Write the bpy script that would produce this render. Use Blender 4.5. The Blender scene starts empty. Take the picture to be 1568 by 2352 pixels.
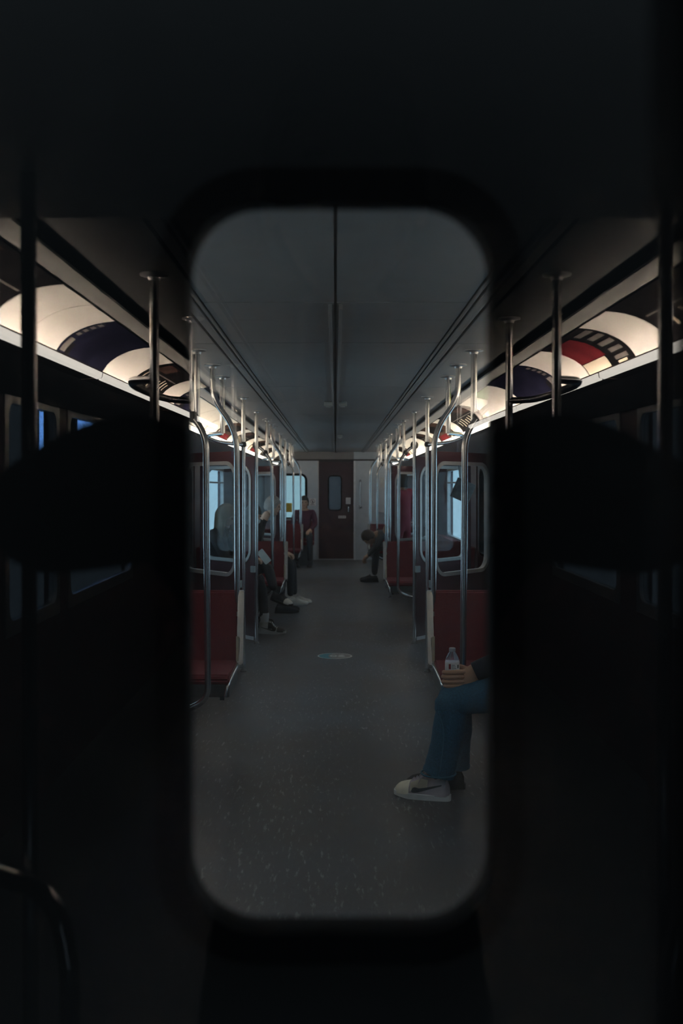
import bpy, bmesh, math, random
from mathutils import Vector, Matrix, Quaternion
random.seed(7)
PI = math.pi
scene = bpy.context.scene
COL = scene.collection

# ------------------------------------------------------------------ camera, world, exposure
F_PX = 2287.0
CAM_H = 1.45
VPX, VPY = 770.0, 1120.0
cam_d = bpy.data.cameras.new('camera')
cam = bpy.data.objects.new('camera', cam_d); COL.objects.link(cam)
cam.location = (0, 0, CAM_H); cam.rotation_euler = (PI/2, 0, 0)
cam_d.sensor_fit = 'VERTICAL'; cam_d.sensor_height = 36.0; cam_d.sensor_width = 24.0
cam_d.lens = 36.0*F_PX/2352.0
cam_d.shift_x = (784.0-VPX)/2352.0
cam_d.shift_y = (VPY-1176.0)/2352.0
cam_d.clip_start = 0.005; cam_d.clip_end = 200
cam_d.dof.use_dof = True; cam_d.dof.focus_distance = 5.8; cam_d.dof.aperture_fstop = 3.4
scene.camera = cam

world = bpy.data.worlds.new('world'); scene.world = world
world.use_nodes = True
bg = world.node_tree.nodes['Background']
bg.inputs[0].default_value = (0.56, 0.74, 0.84, 1); bg.inputs[1].default_value = 2.5

scene.view_settings.view_transform = 'Standard'
scene.view_settings.look = 'None'
scene.view_settings.exposure = 0.0
scene.view_settings.gamma = 1.0
scene.view_settings.use_curve_mapping = False
try:
    scene.cycles.transparent_max_bounces = 40
    scene.cycles.max_bounces = 10
    scene.cycles.sample_clamp_indirect = 60.0
except Exception:
    pass

LAMP_FAR = 48.0      # tube brightness in the car ahead
LAMP_OWN = 110.0     # tube brightness in the car behind the camera

# ------------------------------------------------------------------ materials
MATS = {}
def mat(name, color, rough=0.5, metal=0.0, var=0.12, scale=20.0, bump=0.0, emit=None, estr=1.0, spec=0.5):
    if name in MATS: return MATS[name]
    m = bpy.data.materials.new(name); m.use_nodes = True
    nt = m.node_tree; b = nt.nodes['Principled BSDF']
    b.inputs['Roughness'].default_value = rough; b.inputs['Metallic'].default_value = metal
    b.inputs['Specular IOR Level'].default_value = spec
    tc = nt.nodes.new('ShaderNodeTexCoord')
    nz = nt.nodes.new('ShaderNodeTexNoise'); nz.inputs['Scale'].default_value = scale; nz.inputs['Detail'].default_value = 4
    nt.links.new(tc.outputs['Object'], nz.inputs['Vector'])
    cr = nt.nodes.new('ShaderNodeValToRGB')
    lo = [c*(1-var) for c in color]; hi = [min(1, c*(1+var)) for c in color]
    cr.color_ramp.elements[0].position = 0.3; cr.color_ramp.elements[0].color = (*lo, 1)
    cr.color_ramp.elements[1].position = 0.7; cr.color_ramp.elements[1].color = (*hi, 1)
    nt.links.new(nz.outputs['Fac'], cr.inputs['Fac'])
    nt.links.new(cr.outputs['Color'], b.inputs['Base Color'])
    if bump:
        bp = nt.nodes.new('ShaderNodeBump'); bp.inputs['Strength'].default_value = bump; bp.inputs['Distance'].default_value = 0.004
        nt.links.new(nz.outputs['Fac'], bp.inputs['Height']); nt.links.new(bp.outputs['Normal'], b.inputs['Normal'])
    if emit:
        b.inputs['Emission Color'].default_value = (*emit, 1); b.inputs['Emission Strength'].default_value = estr
    MATS[name] = m
    return m

def glass(name, refl, tint=(1, 1, 1), rough=0.0, dirt=0.0):
    """clear sheet: mostly transmits, a share of the light is mirrored"""
    if name in MATS: return MATS[name]
    m = bpy.data.materials.new(name); m.use_nodes = True
    nt = m.node_tree; nt.nodes.clear()
    out = nt.nodes.new('ShaderNodeOutputMaterial')
    tr = nt.nodes.new('ShaderNodeBsdfTransparent'); tr.inputs[0].default_value = (*tint, 1)
    gl = nt.nodes.new('ShaderNodeBsdfGlossy'); gl.inputs['Roughness'].default_value = rough; gl.inputs[0].default_value = (0.97, 0.97, 1, 1)
    mx = nt.nodes.new('ShaderNodeMixShader')
    lw = nt.nodes.new('ShaderNodeLayerWeight'); lw.inputs[0].default_value = 0.5
    pw = nt.nodes.new('ShaderNodeMath'); pw.operation = 'POWER'; pw.inputs[1].default_value = 5.0
    nt.links.new(lw.outputs['Facing'], pw.inputs[0])
    ma = nt.nodes.new('ShaderNodeMath'); ma.operation = 'MULTIPLY_ADD'
    nt.links.new(pw.outputs[0], ma.inputs[0]); ma.inputs[1].default_value = 0.3; ma.inputs[2].default_value = refl
    ma.use_clamp = True
    nt.links.new(ma.outputs[0], mx.inputs[0]); nt.links.new(tr.outputs[0], mx.inputs[1]); nt.links.new(gl.outputs[0], mx.inputs[2])
    last = mx
    if dirt:
        df = nt.nodes.new('ShaderNodeBsdfTranslucent'); df.inputs[0].default_value = (0.8, 0.82, 0.85, 1)
        tc = nt.nodes.new('ShaderNodeTexCoord'); nz = nt.nodes.new('ShaderNodeTexNoise'); nz.inputs['Scale'].default_value = 9; nz.inputs['Detail'].default_value = 6
        nt.links.new(tc.outputs['Object'], nz.inputs['Vector'])
        mr = nt.nodes.new('ShaderNodeMapRange'); mr.inputs[1].default_value = 0.35; mr.inputs[2].default_value = 0.75
        mr.inputs[3].default_value = dirt*0.4; mr.inputs[4].default_value = dirt
        nt.links.new(nz.outputs['Fac'], mr.inputs[0])
        m2 = nt.nodes.new('ShaderNodeMixShader')
        nt.links.new(mr.outputs[0], m2.inputs[0]); nt.links.new(mx.outputs[0], m2.inputs[1]); nt.links.new(df.outputs[0], m2.inputs[2]); last = m2
    nt.links.new(last.outputs[0], out.inputs[0])
    MATS[name] = m
    return m

def emission(name, color, strength):
    if name in MATS: return MATS[name]
    m = bpy.data.materials.new(name); m.use_nodes = True
    nt = m.node_tree; nt.nodes.clear()
    out = nt.nodes.new('ShaderNodeOutputMaterial'); e = nt.nodes.new('ShaderNodeEmission')
    e.inputs[0].default_value = (*color, 1); e.inputs[1].default_value = strength
    nt.links.new(e.outputs[0], out.inputs[0])
    MATS[name] = m
    return m

def floor_material():
    m = bpy.data.materials.new('worn_rubber_floor'); m.use_nodes = True
    nt = m.node_tree; L = nt.links; b = nt.nodes['Principled BSDF']
    tc = nt.nodes.new('ShaderNodeTexCoord')
    n1 = nt.nodes.new('ShaderNodeTexNoise'); n1.inputs['Scale'].default_value = 1.6; n1.inputs['Detail'].default_value = 3
    L.new(tc.outputs['Object'], n1.inputs['Vector'])
    r1 = nt.nodes.new('ShaderNodeValToRGB')
    r1.color_ramp.elements[0].position = 0.35; r1.color_ramp.elements[0].color = (0.080, 0.076, 0.079, 1)
    r1.color_ramp.elements[1].position = 0.65; r1.color_ramp.elements[1].color = (0.094, 0.102, 0.120, 1)
    L.new(n1.outputs['Fac'], r1.inputs['Fac'])
    # fine speckle
    n2 = nt.nodes.new('ShaderNodeTexNoise'); n2.inputs['Scale'].default_value = 260; n2.inputs['Detail'].default_value = 2
    L.new(tc.outputs['Object'], n2.inputs['Vector'])
    mr = nt.nodes.new('ShaderNodeMapRange'); mr.inputs[1].default_value = 0.3; mr.inputs[2].default_value = 0.7; mr.inputs[3].default_value = 0.8; mr.inputs[4].default_value = 1.2
    L.new(n2.outputs['Fac'], mr.inputs[0])
    mul = nt.nodes.new('ShaderNodeMix'); mul.data_type = 'RGBA'; mul.blend_type = 'MULTIPLY'; mul.inputs[0].default_value = 1
    L.new(r1.outputs['Color'], mul.inputs[6]); L.new(mr.outputs[0], mul.inputs[7])
    # thin scuffs running with the aisle
    mp = nt.nodes.new('ShaderNodeMapping'); mp.inputs['Scale'].default_value = (26, 4.5, 1); mp.inputs['Rotation'].default_value = (0, 0, 0.06)
    L.new(tc.outputs['Object'], mp.inputs['Vector'])
    n3 = nt.nodes.new('ShaderNodeTexNoise'); n3.inputs['Scale'].default_value = 2.2; n3.inputs['Detail'].default_value = 7; n3.inputs['Roughness'].default_value = 0.7
    L.new(mp.outputs[0], n3.inputs['Vector'])
    s = nt.nodes.new('ShaderNodeMapRange'); s.inputs[1].default_value = 0.565; s.inputs[2].default_value = 0.66
    L.new(n3.outputs['Fac'], s.inputs[0])
    mp4 = nt.nodes.new('ShaderNodeMapping'); mp4.inputs['Scale'].default_value = (1.5, 0.7, 1)
    L.new(tc.outputs['Object'], mp4.inputs['Vector'])
    n4 = nt.nodes.new('ShaderNodeTexNoise'); n4.inputs['Scale'].default_value = 1.4; n4.inputs['Detail'].default_value = 2
    L.new(mp4.outputs[0], n4.inputs['Vector'])
    s4 = nt.nodes.new('ShaderNodeMapRange'); s4.inputs[1].default_value = 0.34; s4.inputs[2].default_value = 0.56
    L.new(n4.outputs['Fac'], s4.inputs[0])
    mm = nt.nodes.new('ShaderNodeMath'); mm.operation = 'MULTIPLY'
    L.new(s.outputs[0], mm.inputs[0]); L.new(s4.outputs[0], mm.inputs[1])
    m3 = nt.nodes.new('ShaderNodeMath'); m3.operation = 'MULTIPLY'; m3.inputs[1].default_value = 0.5
    L.new(mm.outputs[0], m3.inputs[0])
    mix = nt.nodes.new('ShaderNodeMix'); mix.data_type = 'RGBA'
    L.new(m3.outputs[0], mix.inputs[0]); L.new(mul.outputs[2], mix.inputs[6]); mix.inputs[7].default_value = (0.5, 0.52, 0.52, 1)
    L.new(mix.outputs[2], b.inputs['Base Color'])
    b.inputs['Roughness'].default_value = 0.42; b.inputs['Specular IOR Level'].default_value = 0.5
    return m

STEEL = mat('brushed_steel', (0.62, 0.63, 0.64), 0.24, 1.0, 0.06, 60)
STEEL_DULL = mat('dull_aluminium', (0.55, 0.55, 0.56), 0.42, 1.0, 0.08, 40)
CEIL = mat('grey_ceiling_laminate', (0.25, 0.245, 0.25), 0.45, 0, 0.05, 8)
CEIL_DARK = mat('ceiling_slot_black', (0.02, 0.02, 0.022), 0.6)
ROOF = mat('roof_dark', (0.03, 0.03, 0.03), 0.8)
RED = mat('dark_red_laminate', (0.075, 0.030, 0.038), 0.4, 0, 0.12, 12)
DOOR_RED = mat('oxblood_door_paint', (0.046, 0.016, 0.022), 0.38, 0, 0.12, 10)
VELOUR = mat('red_velour', (0.145, 0.017, 0.028), 0.8, 0, 0.2, 180, 0.3)
WALLW = mat('pale_grey_wall', (0.52, 0.60, 0.70), 0.45, 0, 0.06, 10)
WALLD = mat('charcoal_wall', (0.075, 0.07, 0.075), 0.5, 0, 0.1, 10)
PLATE = mat('grey_plate', (0.33, 0.36, 0.37), 0.4, 0.3, 0.08, 20)
RUBBER = mat('black_rubber', (0.002, 0.002, 0.0024), 0.7, 0, 0.2, 40, 0, None, 1, 0.04)
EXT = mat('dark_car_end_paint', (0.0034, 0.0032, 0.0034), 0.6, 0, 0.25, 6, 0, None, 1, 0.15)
PANE = glass('near_window_glass', 0.10)
PANE_FAR = glass('tinted_window_glass', 0.03, (0.93, 0.95, 0.97), 0, 0.04)
PANE_SCREEN = glass('screen_glass', 0.012, (0.90, 0.92, 0.93))
PANE_SIDE = glass('side_window_glass', 0.04, (0.82, 0.90, 0.92))
TRIMW = mat('pale_ribbed_trim', (0.55, 0.54, 0.52), 0.6, 0, 0.05, 30, 0, None, 1, 0.2)
CEIL_OWN = mat('vignette_dark_ceiling_laminate', (0.020, 0.021, 0.023), 0.6, 0, 0.05, 8, 0, None, 1, 0.2)  # same ceiling laminate, with vignette darkening put into its colour
SLOT = mat('ceiling_slot_grey', (0.10, 0.10, 0.105), 0.6)
FRAME = mat('satin_aluminium_frame', (0.52, 0.52, 0.52), 0.45, 0.35, 0.05, 30)
WHITE = mat('white_card', (0.80, 0.78, 0.74), 0.5, 0, 0.03, 30)
BLACKP = mat('black_plastic', (0.012, 0.012, 0.013), 0.4)
FLOOR = floor_material()

# ------------------------------------------------------------------ mesh helpers
MAP = lambda v: Vector(v)
def ident(v): return Vector(v)
OWN_DX = 0.07; PANE_Y = 0.385
def own(v): return Vector((v[0]+OWN_DX, 2*PANE_Y-v[1], v[2]))
def set_map(f):
    global MAP
    MAP = f

def obj(name, bm, material, parent=None, smooth=False):
    bmesh.ops.recalc_face_normals(bm, faces=bm.faces[:])
    me = bpy.data.meshes.new(name)
    bm.to_mesh(me); bm.free()
    return link(name, me, material, parent, smooth)

def link(name, me, material, parent=None, smooth=False):
    for m in (material if isinstance(material, (list, tuple)) else [material]): me.materials.append(m)
    co = [v.co for v in me.vertices]
    mn = Vector((min(c.x for c in co), min(c.y for c in co), min(c.z for c in co)))
    mx = Vector((max(c.x for c in co), max(c.y for c in co), max(c.z for c in co)))
    base = Vector(((mn.x+mx.x)/2, (mn.y+mx.y)/2, mn.z))
    me.transform(Matrix.Translation(-base))
    if smooth:
        for p in me.polygons: p.use_smooth = True
        try: me.set_sharp_from_angle(angle=math.radians(38))
        except Exception: pass
    o = bpy.data.objects.new(name, me); COL.objects.link(o)
    o['_b'] = list(base)
    if parent is not None:
        o.parent = parent; o.location = base-Vector(parent['_b'])
    else: o.location = base
    return o

def empty(name, loc):
    o = bpy.data.objects.new(name, None); COL.objects.link(o)
    l = MAP(loc); o.location = l; o['_b'] = list(l); o.empty_display_size = 0.1
    return o

def tag(o, label, cat, group=None):
    o['label'] = label; o['category'] = cat
    if group: o['group'] = group
    return o
def struct(o):
    o['kind'] = 'structure'; return o

def add_box(bm, x0, x1, y0, y1, z0, z1, bev=0.0):
    vs = [bm.verts.new(MAP((x, y, z))) for x in (x0, x1) for y in (y0, y1) for z in (z0, z1)]
    idx = [(0, 1, 3, 2), (4, 6, 7, 5), (0, 4, 5, 1), (2, 3, 7, 6), (0, 2, 6, 4), (1, 5, 7, 3)]
    fs = [bm.faces.new([vs[i] for i in f]) for f in idx]
    if bev > 0:
        es = list({e for f in fs for e in f.edges})
        bmesh.ops.bevel(bm, geom=es, offset=bev, segments=2, affect='EDGES', profile=0.7)
    return bm
def box(x0, x1, y0, y1, z0, z1, bev=0.0): return add_box(bmesh.new(), x0, x1, y0, y1, z0, z1, bev)

def frame_axes(t):
    t = t.normalized()
    up = Vector((0, 0, 1)) if abs(t.z) < 0.9 else Vector((0, 1, 0))
    a = t.cross(up).normalized(); return a, a.cross(t).normalized()

def add_loft(bm, pts, rads, seg=10, cap=True, raw=False, ell=None):
    """tube through pts (already dense) with parallel-transport frames; rads float or (ra, rb)"""
    P = [Vector(p) if raw else MAP(p) for p in pts]
    rings = []; a = None
    for i, p in enumerate(P):
        t = (P[min(i+1, len(P)-1)]-P[max(i-1, 0)]).normalized()
        if a is None: a, b = frame_axes(t)
        else:
            a = (a-t*a.dot(t)).normalized(); b = a.cross(t).normalized()
        r = rads[i] if isinstance(rads, (list, tuple)) else rads
        ra, rb = r if isinstance(r, (list, tuple)) else (r, r)
        rings.append([bm.verts.new(p+a*ra*math.cos(2*PI*k/seg)+b*rb*math.sin(2*PI*k/seg)) for k in range(seg)])
    for r0, r1 in zip(rings, rings[1:]):
        for k in range(seg): bm.faces.new((r0[k], r0[(k+1) % seg], r1[(k+1) % seg], r1[k]))
    if cap:
        bm.faces.new(rings[0][::-1]); bm.faces.new(rings[-1])
    return bm

def rounded_path(pts, rad, n=6):
    P = [Vector(p) for p in pts]; out = [P[0]]
    for i in range(1, len(P)-1):
        a, b, c = P[i-1], P[i], P[i+1]
        d0 = (a-b); d1 = (c-b); r = min(rad, d0.length*0.49, d1.length*0.49)
        p0 = b+d0.normalized()*r; p1 = b+d1.normalized()*r
        for k in range(n+1):
            t = k/n
            out.append(p0*(1-t)**2+b*2*t*(1-t)+p1*t*t)
    out.append(P[-1]); return out

def catmull(pts, n=5):
    P = [Vector(p) for p in pts]; out = []
    for i in range(len(P)-1):
        p0 = P[max(i-1, 0)]; p1 = P[i]; p2 = P[i+1]; p3 = P[min(i+2, len(P)-1)]
        for k in range(n):
            t = k/n
            out.append(0.5*((2*p1)+(p2-p0)*t+(2*p0-5*p1+4*p2-p3)*t*t+(3*p1-p0-3*p2+p3)*t**3))
    out.append(P[-1]); return out
def lerp_list(v, n=5):
    out = []
    for i in range(len(v)-1):
        for k in range(n):
            t = k/n
            if isinstance(v[i], (tuple, list)): out.append(tuple(v[i][j]*(1-t)+v[i+1][j]*t for j in range(2)))
            else: out.append(v[i]*(1-t)+v[i+1]*t)
    out.append(v[-1]); return out

def add_tube(bm, pts, r, rad=0.0, seg=12):
    return add_loft(bm, rounded_path(pts, rad) if rad else pts, r, seg)
def tube(pts, r, rad=0.0, seg=12): return add_tube(bmesh.new(), pts, r, rad, seg)

def add_lathe(bm, c, prof, seg=16, axis='Z'):
    rings = []
    for (r, h) in prof:
        ring = []
        for k in range(seg):
            a = 2*PI*k/seg; u, v = r*math.cos(a), r*math.sin(a)
            p = (c[0]+u, c[1]+v, c[2]+h) if axis == 'Z' else ((c[0]+u, c[1]+h, c[2]+v) if axis == 'Y' else (c[0]+h, c[1]+u, c[2]+v))
            ring.append(bm.verts.new(MAP(p)))
        rings.append(ring)
    for r0, r1 in zip(rings, rings[1:]):
        for k in range(seg): bm.faces.new((r0[k], r0[(k+1) % seg], r1[(k+1) % seg], r1[k]))
    bm.faces.new(rings[0][::-1]); bm.faces.new(rings[-1]); return bm
def lathe(c, prof, seg=16, axis='Z'): return add_lathe(bmesh.new(), c, prof, seg, axis)

def add_ellipsoid(bm, c, r, seg=12, rings=8, rot=None, raw=False):
    vs = []
    top = None
    def tr(p):
        p = Vector(p)
        if rot is not None: p = rot @ p
        p = p+Vector(c)
        return p if raw else MAP(p)
    n = bm.verts.new(tr((0, 0, r[2]))); s = bm.verts.new(tr((0, 0, -r[2])))
    for i in range(1, rings):
        th = PI*i/rings
        vs.append([bm.verts.new(tr((r[0]*math.sin(th)*math.cos(2*PI*k/seg), r[1]*math.sin(th)*math.sin(2*PI*k/seg), r[2]*math.cos(th)))) for k in range(seg)])
    fs = []
    for k in range(seg):
        fs.append(bm.faces.new((n, vs[0][k], vs[0][(k+1) % seg]))); fs.append(bm.faces.new((s, vs[-1][(k+1) % seg], vs[-1][k])))
    for a, b in zip(vs, vs[1:]):
        for k in range(seg): fs.append(bm.faces.new((a[k], b[k], b[(k+1) % seg], a[(k+1) % seg])))
    return fs

def rrect(u0, u1, v0, v1, r, n=8):
    out = []
    for (cu, cv, a0) in ((u1-r, v1-r, 0), (u0+r, v1-r, PI/2), (u0+r, v0+r, PI), (u1-r, v0+r, 1.5*PI)):
        for k in range(n+1):
            a = a0+PI/2*k/n; out.append((cu+r*math.cos(a), cv+r*math.sin(a)))
    return out
class Fr:   # a 2-D drawing plane in car space
    def __init__(s, O, U, V):
        s.O = Vector(O); s.U = Vector(U).normalized(); s.V = Vector(V).normalized(); s.N = s.U.cross(s.V)
    def __call__(s, u, v, w=0): return s.O+s.U*u+s.V*v+s.N*w

def add_ring(bm, fr, outer, inner, w0, w1):
    n = len(outer); L = []
    for loop in (outer, inner):
        for w in (w0, w1): L.append([bm.verts.new(MAP(fr(u, v, w))) for u, v in loop])
    oa, ob, ia, ib = L
    for k in range(n):
        j = (k+1) % n
        bm.faces.new((oa[k], oa[j], ia[j], ia[k])); bm.faces.new((ob[k], ib[k], ib[j], ob[j]))
        bm.faces.new((oa[k], ob[k], ob[j], oa[j])); bm.faces.new((ia[k], ia[j], ib[j], ib[k]))
    return bm
def plate_hole(fr, u0, u1, v0, v1, hole, w0, w1):
    """rectangular plate with a rounded hole: the outer loop is the hole loop pushed out to the rectangle"""
    hu0 = min(p[0] for p in hole); hu1 = max(p[0] for p in hole); hv0 = min(p[1] for p in hole); hv1 = max(p[1] for p in hole)
    cu, cv = (hu0+hu1)/2, (hv0+hv1)/2; outer = []
    n = len(hole)//4
    for i, (u, v) in enumerate(hole):
        q, k = divmod(i, n); t = k/(n-1)
        # corners: first half of each arc slides along one side, second half along the next
        if q == 0: p = (u1, v+(v1-v)*min(1, t*2)) if t <= .5 else (u+(u1-u)*min(1, (1-t)*2), v1)
        elif q == 1: p = (u+(u0-u)*min(1, t*2), v1) if t <= .5 else (u0, v+(v1-v)*min(1, (1-t)*2))
        elif q == 2: p = (u0, v+(v0-v)*min(1, t*2)) if t <= .5 else (u+(u0-u)*min(1, (1-t)*2), v0)
        else: p = (u+(u1-u)*min(1, t*2), v0) if t <= .5 else (u1, v+(v0-v)*min(1, (1-t)*2))
        outer.append(p)
    return add_ring(bmesh.new(), fr, outer, hole, w0, w1)
def offset_loop(u0, u1, v0, v1, r, d, n=8): return rrect(u0-d, u1+d, v0-d, v1+d, r+d, n)
def add_slab(bm, fr, loop, w0, w1):
    a = [bm.verts.new(MAP(fr(u, v, w0))) for u, v in loop]; b = [bm.verts.new(MAP(fr(u, v, w1))) for u, v in loop]
    n = len(loop)
    bm.faces.new(a[::-1]); bm.faces.new(b)
    for k in range(n): bm.faces.new((a[k], a[(k+1) % n], b[(k+1) % n], b[k]))
    return bm
def slab(fr, loop, w0, w1): return add_slab(bmesh.new(), fr, loop, w0, w1)
def add_prism(bm, prof, y0, y1):
    """profile in (x, z), extruded along the car"""
    a = [bm.verts.new(MAP((x, y0, z))) for x, z in prof]; b = [bm.verts.new(MAP((x, y1, z))) for x, z in prof]; n = len(prof)
    bm.faces.new(a); bm.faces.new(b[::-1])
    for k in range(n): bm.faces.new((a[k], b[k], b[(k+1) % n], a[(k+1) % n]))
    return bm
def prism(prof, y0, y1): return add_prism(bmesh.new(), prof, y0, y1)

ORD = ['first', 'second', 'third', 'fourth', 'fifth', 'sixth', 'seventh', 'eighth', 'ninth', 'tenth', 'eleventh', 'twelfth', 'thirteenth', 'fourteenth', 'fifteenth', 'sixteenth', 'seventeenth', 'eighteenth']

# ------------------------------------------------------------------ the car shell
CEIL_Z = 2.17
Y0, Y1 = 0.86, 20.0        # car ahead
OY1 = 9.2                  # modelled length of the car behind the camera (virtual depth)
WX = 1.42

def shell(y0, y1, far, joints):
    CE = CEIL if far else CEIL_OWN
    f = struct(obj('floor', box(-1.5, 1.5, y0, y1, -0.06, 0.0), FLOOR if far else mat('vignette_dark_floor', (0.03, 0.03, 0.033), 0.5)))  # own-car floor carries vignette darkening in its flat colour
    # ceiling: roof skin, panels, slots
    c = struct(obj('ceiling', box(-1.52, 1.52, y0, y1, CEIL_Z+0.05, CEIL_Z+0.09), ROOF))
    js = [y0]+[j for j in joints if j < y1]+[y1]
    for a, b in zip(js, js[1:]):
        for (xa, xb) in ((-0.515, -0.005), (0.005, 0.515)):
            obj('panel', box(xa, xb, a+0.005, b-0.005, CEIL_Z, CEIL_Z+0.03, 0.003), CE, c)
        for s in (-1, 1):
            lo, hi = sorted((s*0.600, s*0.915))
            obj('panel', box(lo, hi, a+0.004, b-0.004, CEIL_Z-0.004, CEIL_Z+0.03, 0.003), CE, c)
    for s in (-1, 1):
        lo, hi = sorted((s*0.545, s*0.580))
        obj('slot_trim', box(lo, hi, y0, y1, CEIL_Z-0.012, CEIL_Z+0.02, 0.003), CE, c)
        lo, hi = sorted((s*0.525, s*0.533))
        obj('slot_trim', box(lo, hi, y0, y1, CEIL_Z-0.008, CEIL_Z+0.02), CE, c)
    obj('slot_backing', box(-0.95, 0.95, y0, y1, CEIL_Z+0.03, CEIL_Z+0.05), SLOT if far else CEIL_DARK, c)
    ya = max(y0, 3.9 if far else 2.6)
    for s in (-1, 1):
        lo, hi = sorted((s*0.013, s*0.028))
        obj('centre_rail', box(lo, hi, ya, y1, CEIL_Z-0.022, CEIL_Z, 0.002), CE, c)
    return f, c

def cove(side, y0, y1, ceil, far, zb=1.73):
    s = side
    sd = ('left' if s < 0 else 'right')
    # upper aluminium trim, in lengths
    n = 0
    t = struct(obj('trim_%d' % (1+(s > 0)+(0 if far else 2)), prism([(s*0.918, 2.132), (s*0.985, 2.112), (s*0.985, 2.122), (s*0.918, 2.142)], y0, y1), TRIMW))
    # dark backing shell behind the cards, closing the cove against the roof
    pts = [(s*(0.985+0.275*math.sin(a)), 1.915+0.205*math.cos(a)) for a in [PI/2*k/8 for k in range(9)]]
    prof = pts+[(s*1.30, 1.915), (s*1.30, 2.21), (s*0.95, 2.21)]
    w = obj('cove_back', prism(prof, y0, y1), CEIL_DARK, ceil)
    # sloping panel under the lamps down to the side wall
    obj('cove_slope', prism([(s*1.24, 1.912), (s*1.30, 1.912), (s*1.44, zb+0.03), (s*1.44, zb), (s*1.40, zb)], y0, y1), WALLD, ceil)

def arc_pt(s, t, d=0.0):
    """card surface: t=0 at the top trim, 1 at the lamp"""
    a = PI/2*(0.04+0.93*t)
    r1, r2 = 0.277-d, 0.172-d
    return (s*(0.968+r1*math.sin(a)), 1.940+r2*math.cos(a))

def add_card(bm, s, y0, y1, t0=0.0, t1=1.0, d0=0.0, d1=0.004, n=10):
    A = []; B = []
    for k in range(n+1):
        t = t0+(t1-t0)*k/n
        x, z = arc_pt(s, t, d0+0.0); xi, zi = arc_pt(s, t, d1)
        A.append([bm.verts.new(MAP((x, y, z))) for y in (y0, y1)]); B.append([bm.verts.new(MAP((xi, y, zi))) for y in (y0, y1)])
    for k in range(n):
        for G in (A, B): bm.faces.new((G[k][0], G[k][1], G[k+1][1], G[k+1][0]))
        for e in (0, 1): bm.faces.new((A[k][e], A[k+1][e], B[k+1][e], B[k][e]))
    for k in (0, n): bm.faces.new((A[k][0], A[k][1], B[k][1], B[k][0]))
    return bm

INK = {
    'white': mat('blank_ad_card', (0.80, 0.77, 0.72), 0.8, 0, 0.02, 5, 0, None, 1, 0.0),
    'navy': mat('navy_ad_print', (0.010, 0.010, 0.022), 0.9, 0, 0.35, 4, 0, None, 1, 0.0),
    'black': mat('black_ad_print', (0.012, 0.011, 0.012), 0.9, 0, 0.2, 6, 0, None, 1, 0.0),
    'red': mat('dark_red_ad_print', (0.12, 0.016, 0.02), 0.9, 0, 0.3, 5, 0, None, 1, 0.0),
    'brown': mat('brown_ad_print', (0.06, 0.036, 0.03), 0.9, 0, 0.35, 5, 0, None, 1, 0.0),
    'green': mat('green_ad_print', (0.10, 0.20, 0.11), 0.9, 0, 0.15, 5, 0, None, 1, 0.0),
    'orange': mat('orange_ad_print', (0.62, 0.40, 0.12), 0.9, 0, 0.1, 9, 0, None, 1, 0.0),
    'grey': mat('grey_ad_print', (0.16, 0.15, 0.14), 0.9, 0, 0.1, 9, 0, None, 1, 0.0),
    'cream': mat('cream_ad_print', (0.75, 0.66, 0.52), 0.9, 0, 0.04, 9, 0, None, 1, 0.0),
}
WORD = {'white': 'blank white', 'navy': 'dark navy', 'black': 'black text-covered', 'red': 'red and black', 'brown': 'dark brown', 'green': 'green and orange'}

def ad(s, y0, y1, kind, label, group):
    base = {'red': 'black', 'green': 'green'}.get(kind, kind)
    o = tag(obj('ad_card', add_card(bmesh.new(), s, y0+0.006, y1-0.006), INK[base], None, True), label, 'advertisement', group)
    L = y1-y0
    def patch(name, a, b, t0, t1, ink):
        obj(name, add_card(bmesh.new(), s, y0+L*a, y0+L*b, t0, t1, 0.003, 0.0055, 4), INK[ink], o, True)
    if kind == 'navy':
        patch('logo_block', 0.03, 0.12, 0.55, 0.80, 'grey')
        for k in range(4): patch('logo_block', 0.03, 0.09, 0.16+0.09*k, 0.21+0.09*k, 'grey')
        patch('logo_block', 0.13, 0.20, 0.62, 0.84, 'black')
    elif kind == 'red':
        patch('red_field', 0.42, 0.985, 0.10, 0.62, 'red')
        patch('info_box', 0.46, 0.97, 0.63, 0.96, 'cream')
        for k in range(5): patch('text_bar', 0.04+0.01*k, 0.32-0.02*(k % 2), 0.10+0.15*k, 0.18+0.15*k, 'grey')
        patch('text_bar', 0.13, 0.30, 0.80, 0.92, 'cream')
        for k in range(4): patch('text_bar', 0.52, 0.90-0.08*(k % 3), 0.68+0.06*k, 0.70+0.06*k, 'black')
    elif kind == 'black':
        patch('picture', 0.10, 0.42, 0.06, 0.30, 'brown')
        for k in range(9):
            a = 0.08+0.095*k
            patch('text_line', a, a+0.02, 0.42+0.03*(k % 3), 0.66+0.03*((k*2) % 4), 'cream')
        patch('text_line', 0.05, 0.95, 0.36, 0.385, 'grey')
        for k in range(5):
            a = 0.10+0.15*k
            patch('text_line', a, a+0.018, 0.72, 0.88-0.03*(k % 2), 'grey')
    elif kind == 'brown':
        patch('picture', 0.35, 0.95, 0.10, 0.50, 'black')
        patch('picture', 0.08, 0.25, 0.55, 0.85, 'cream')
        patch('picture', 0.40, 0.90, 0.62, 0.90, 'red')
    elif kind == 'green':
        patch('orange_panel', 0.12, 0.88, 0.48, 0.80, 'orange')
    elif kind == 'white' and L > 0.6:
        pass
    return o

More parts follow.
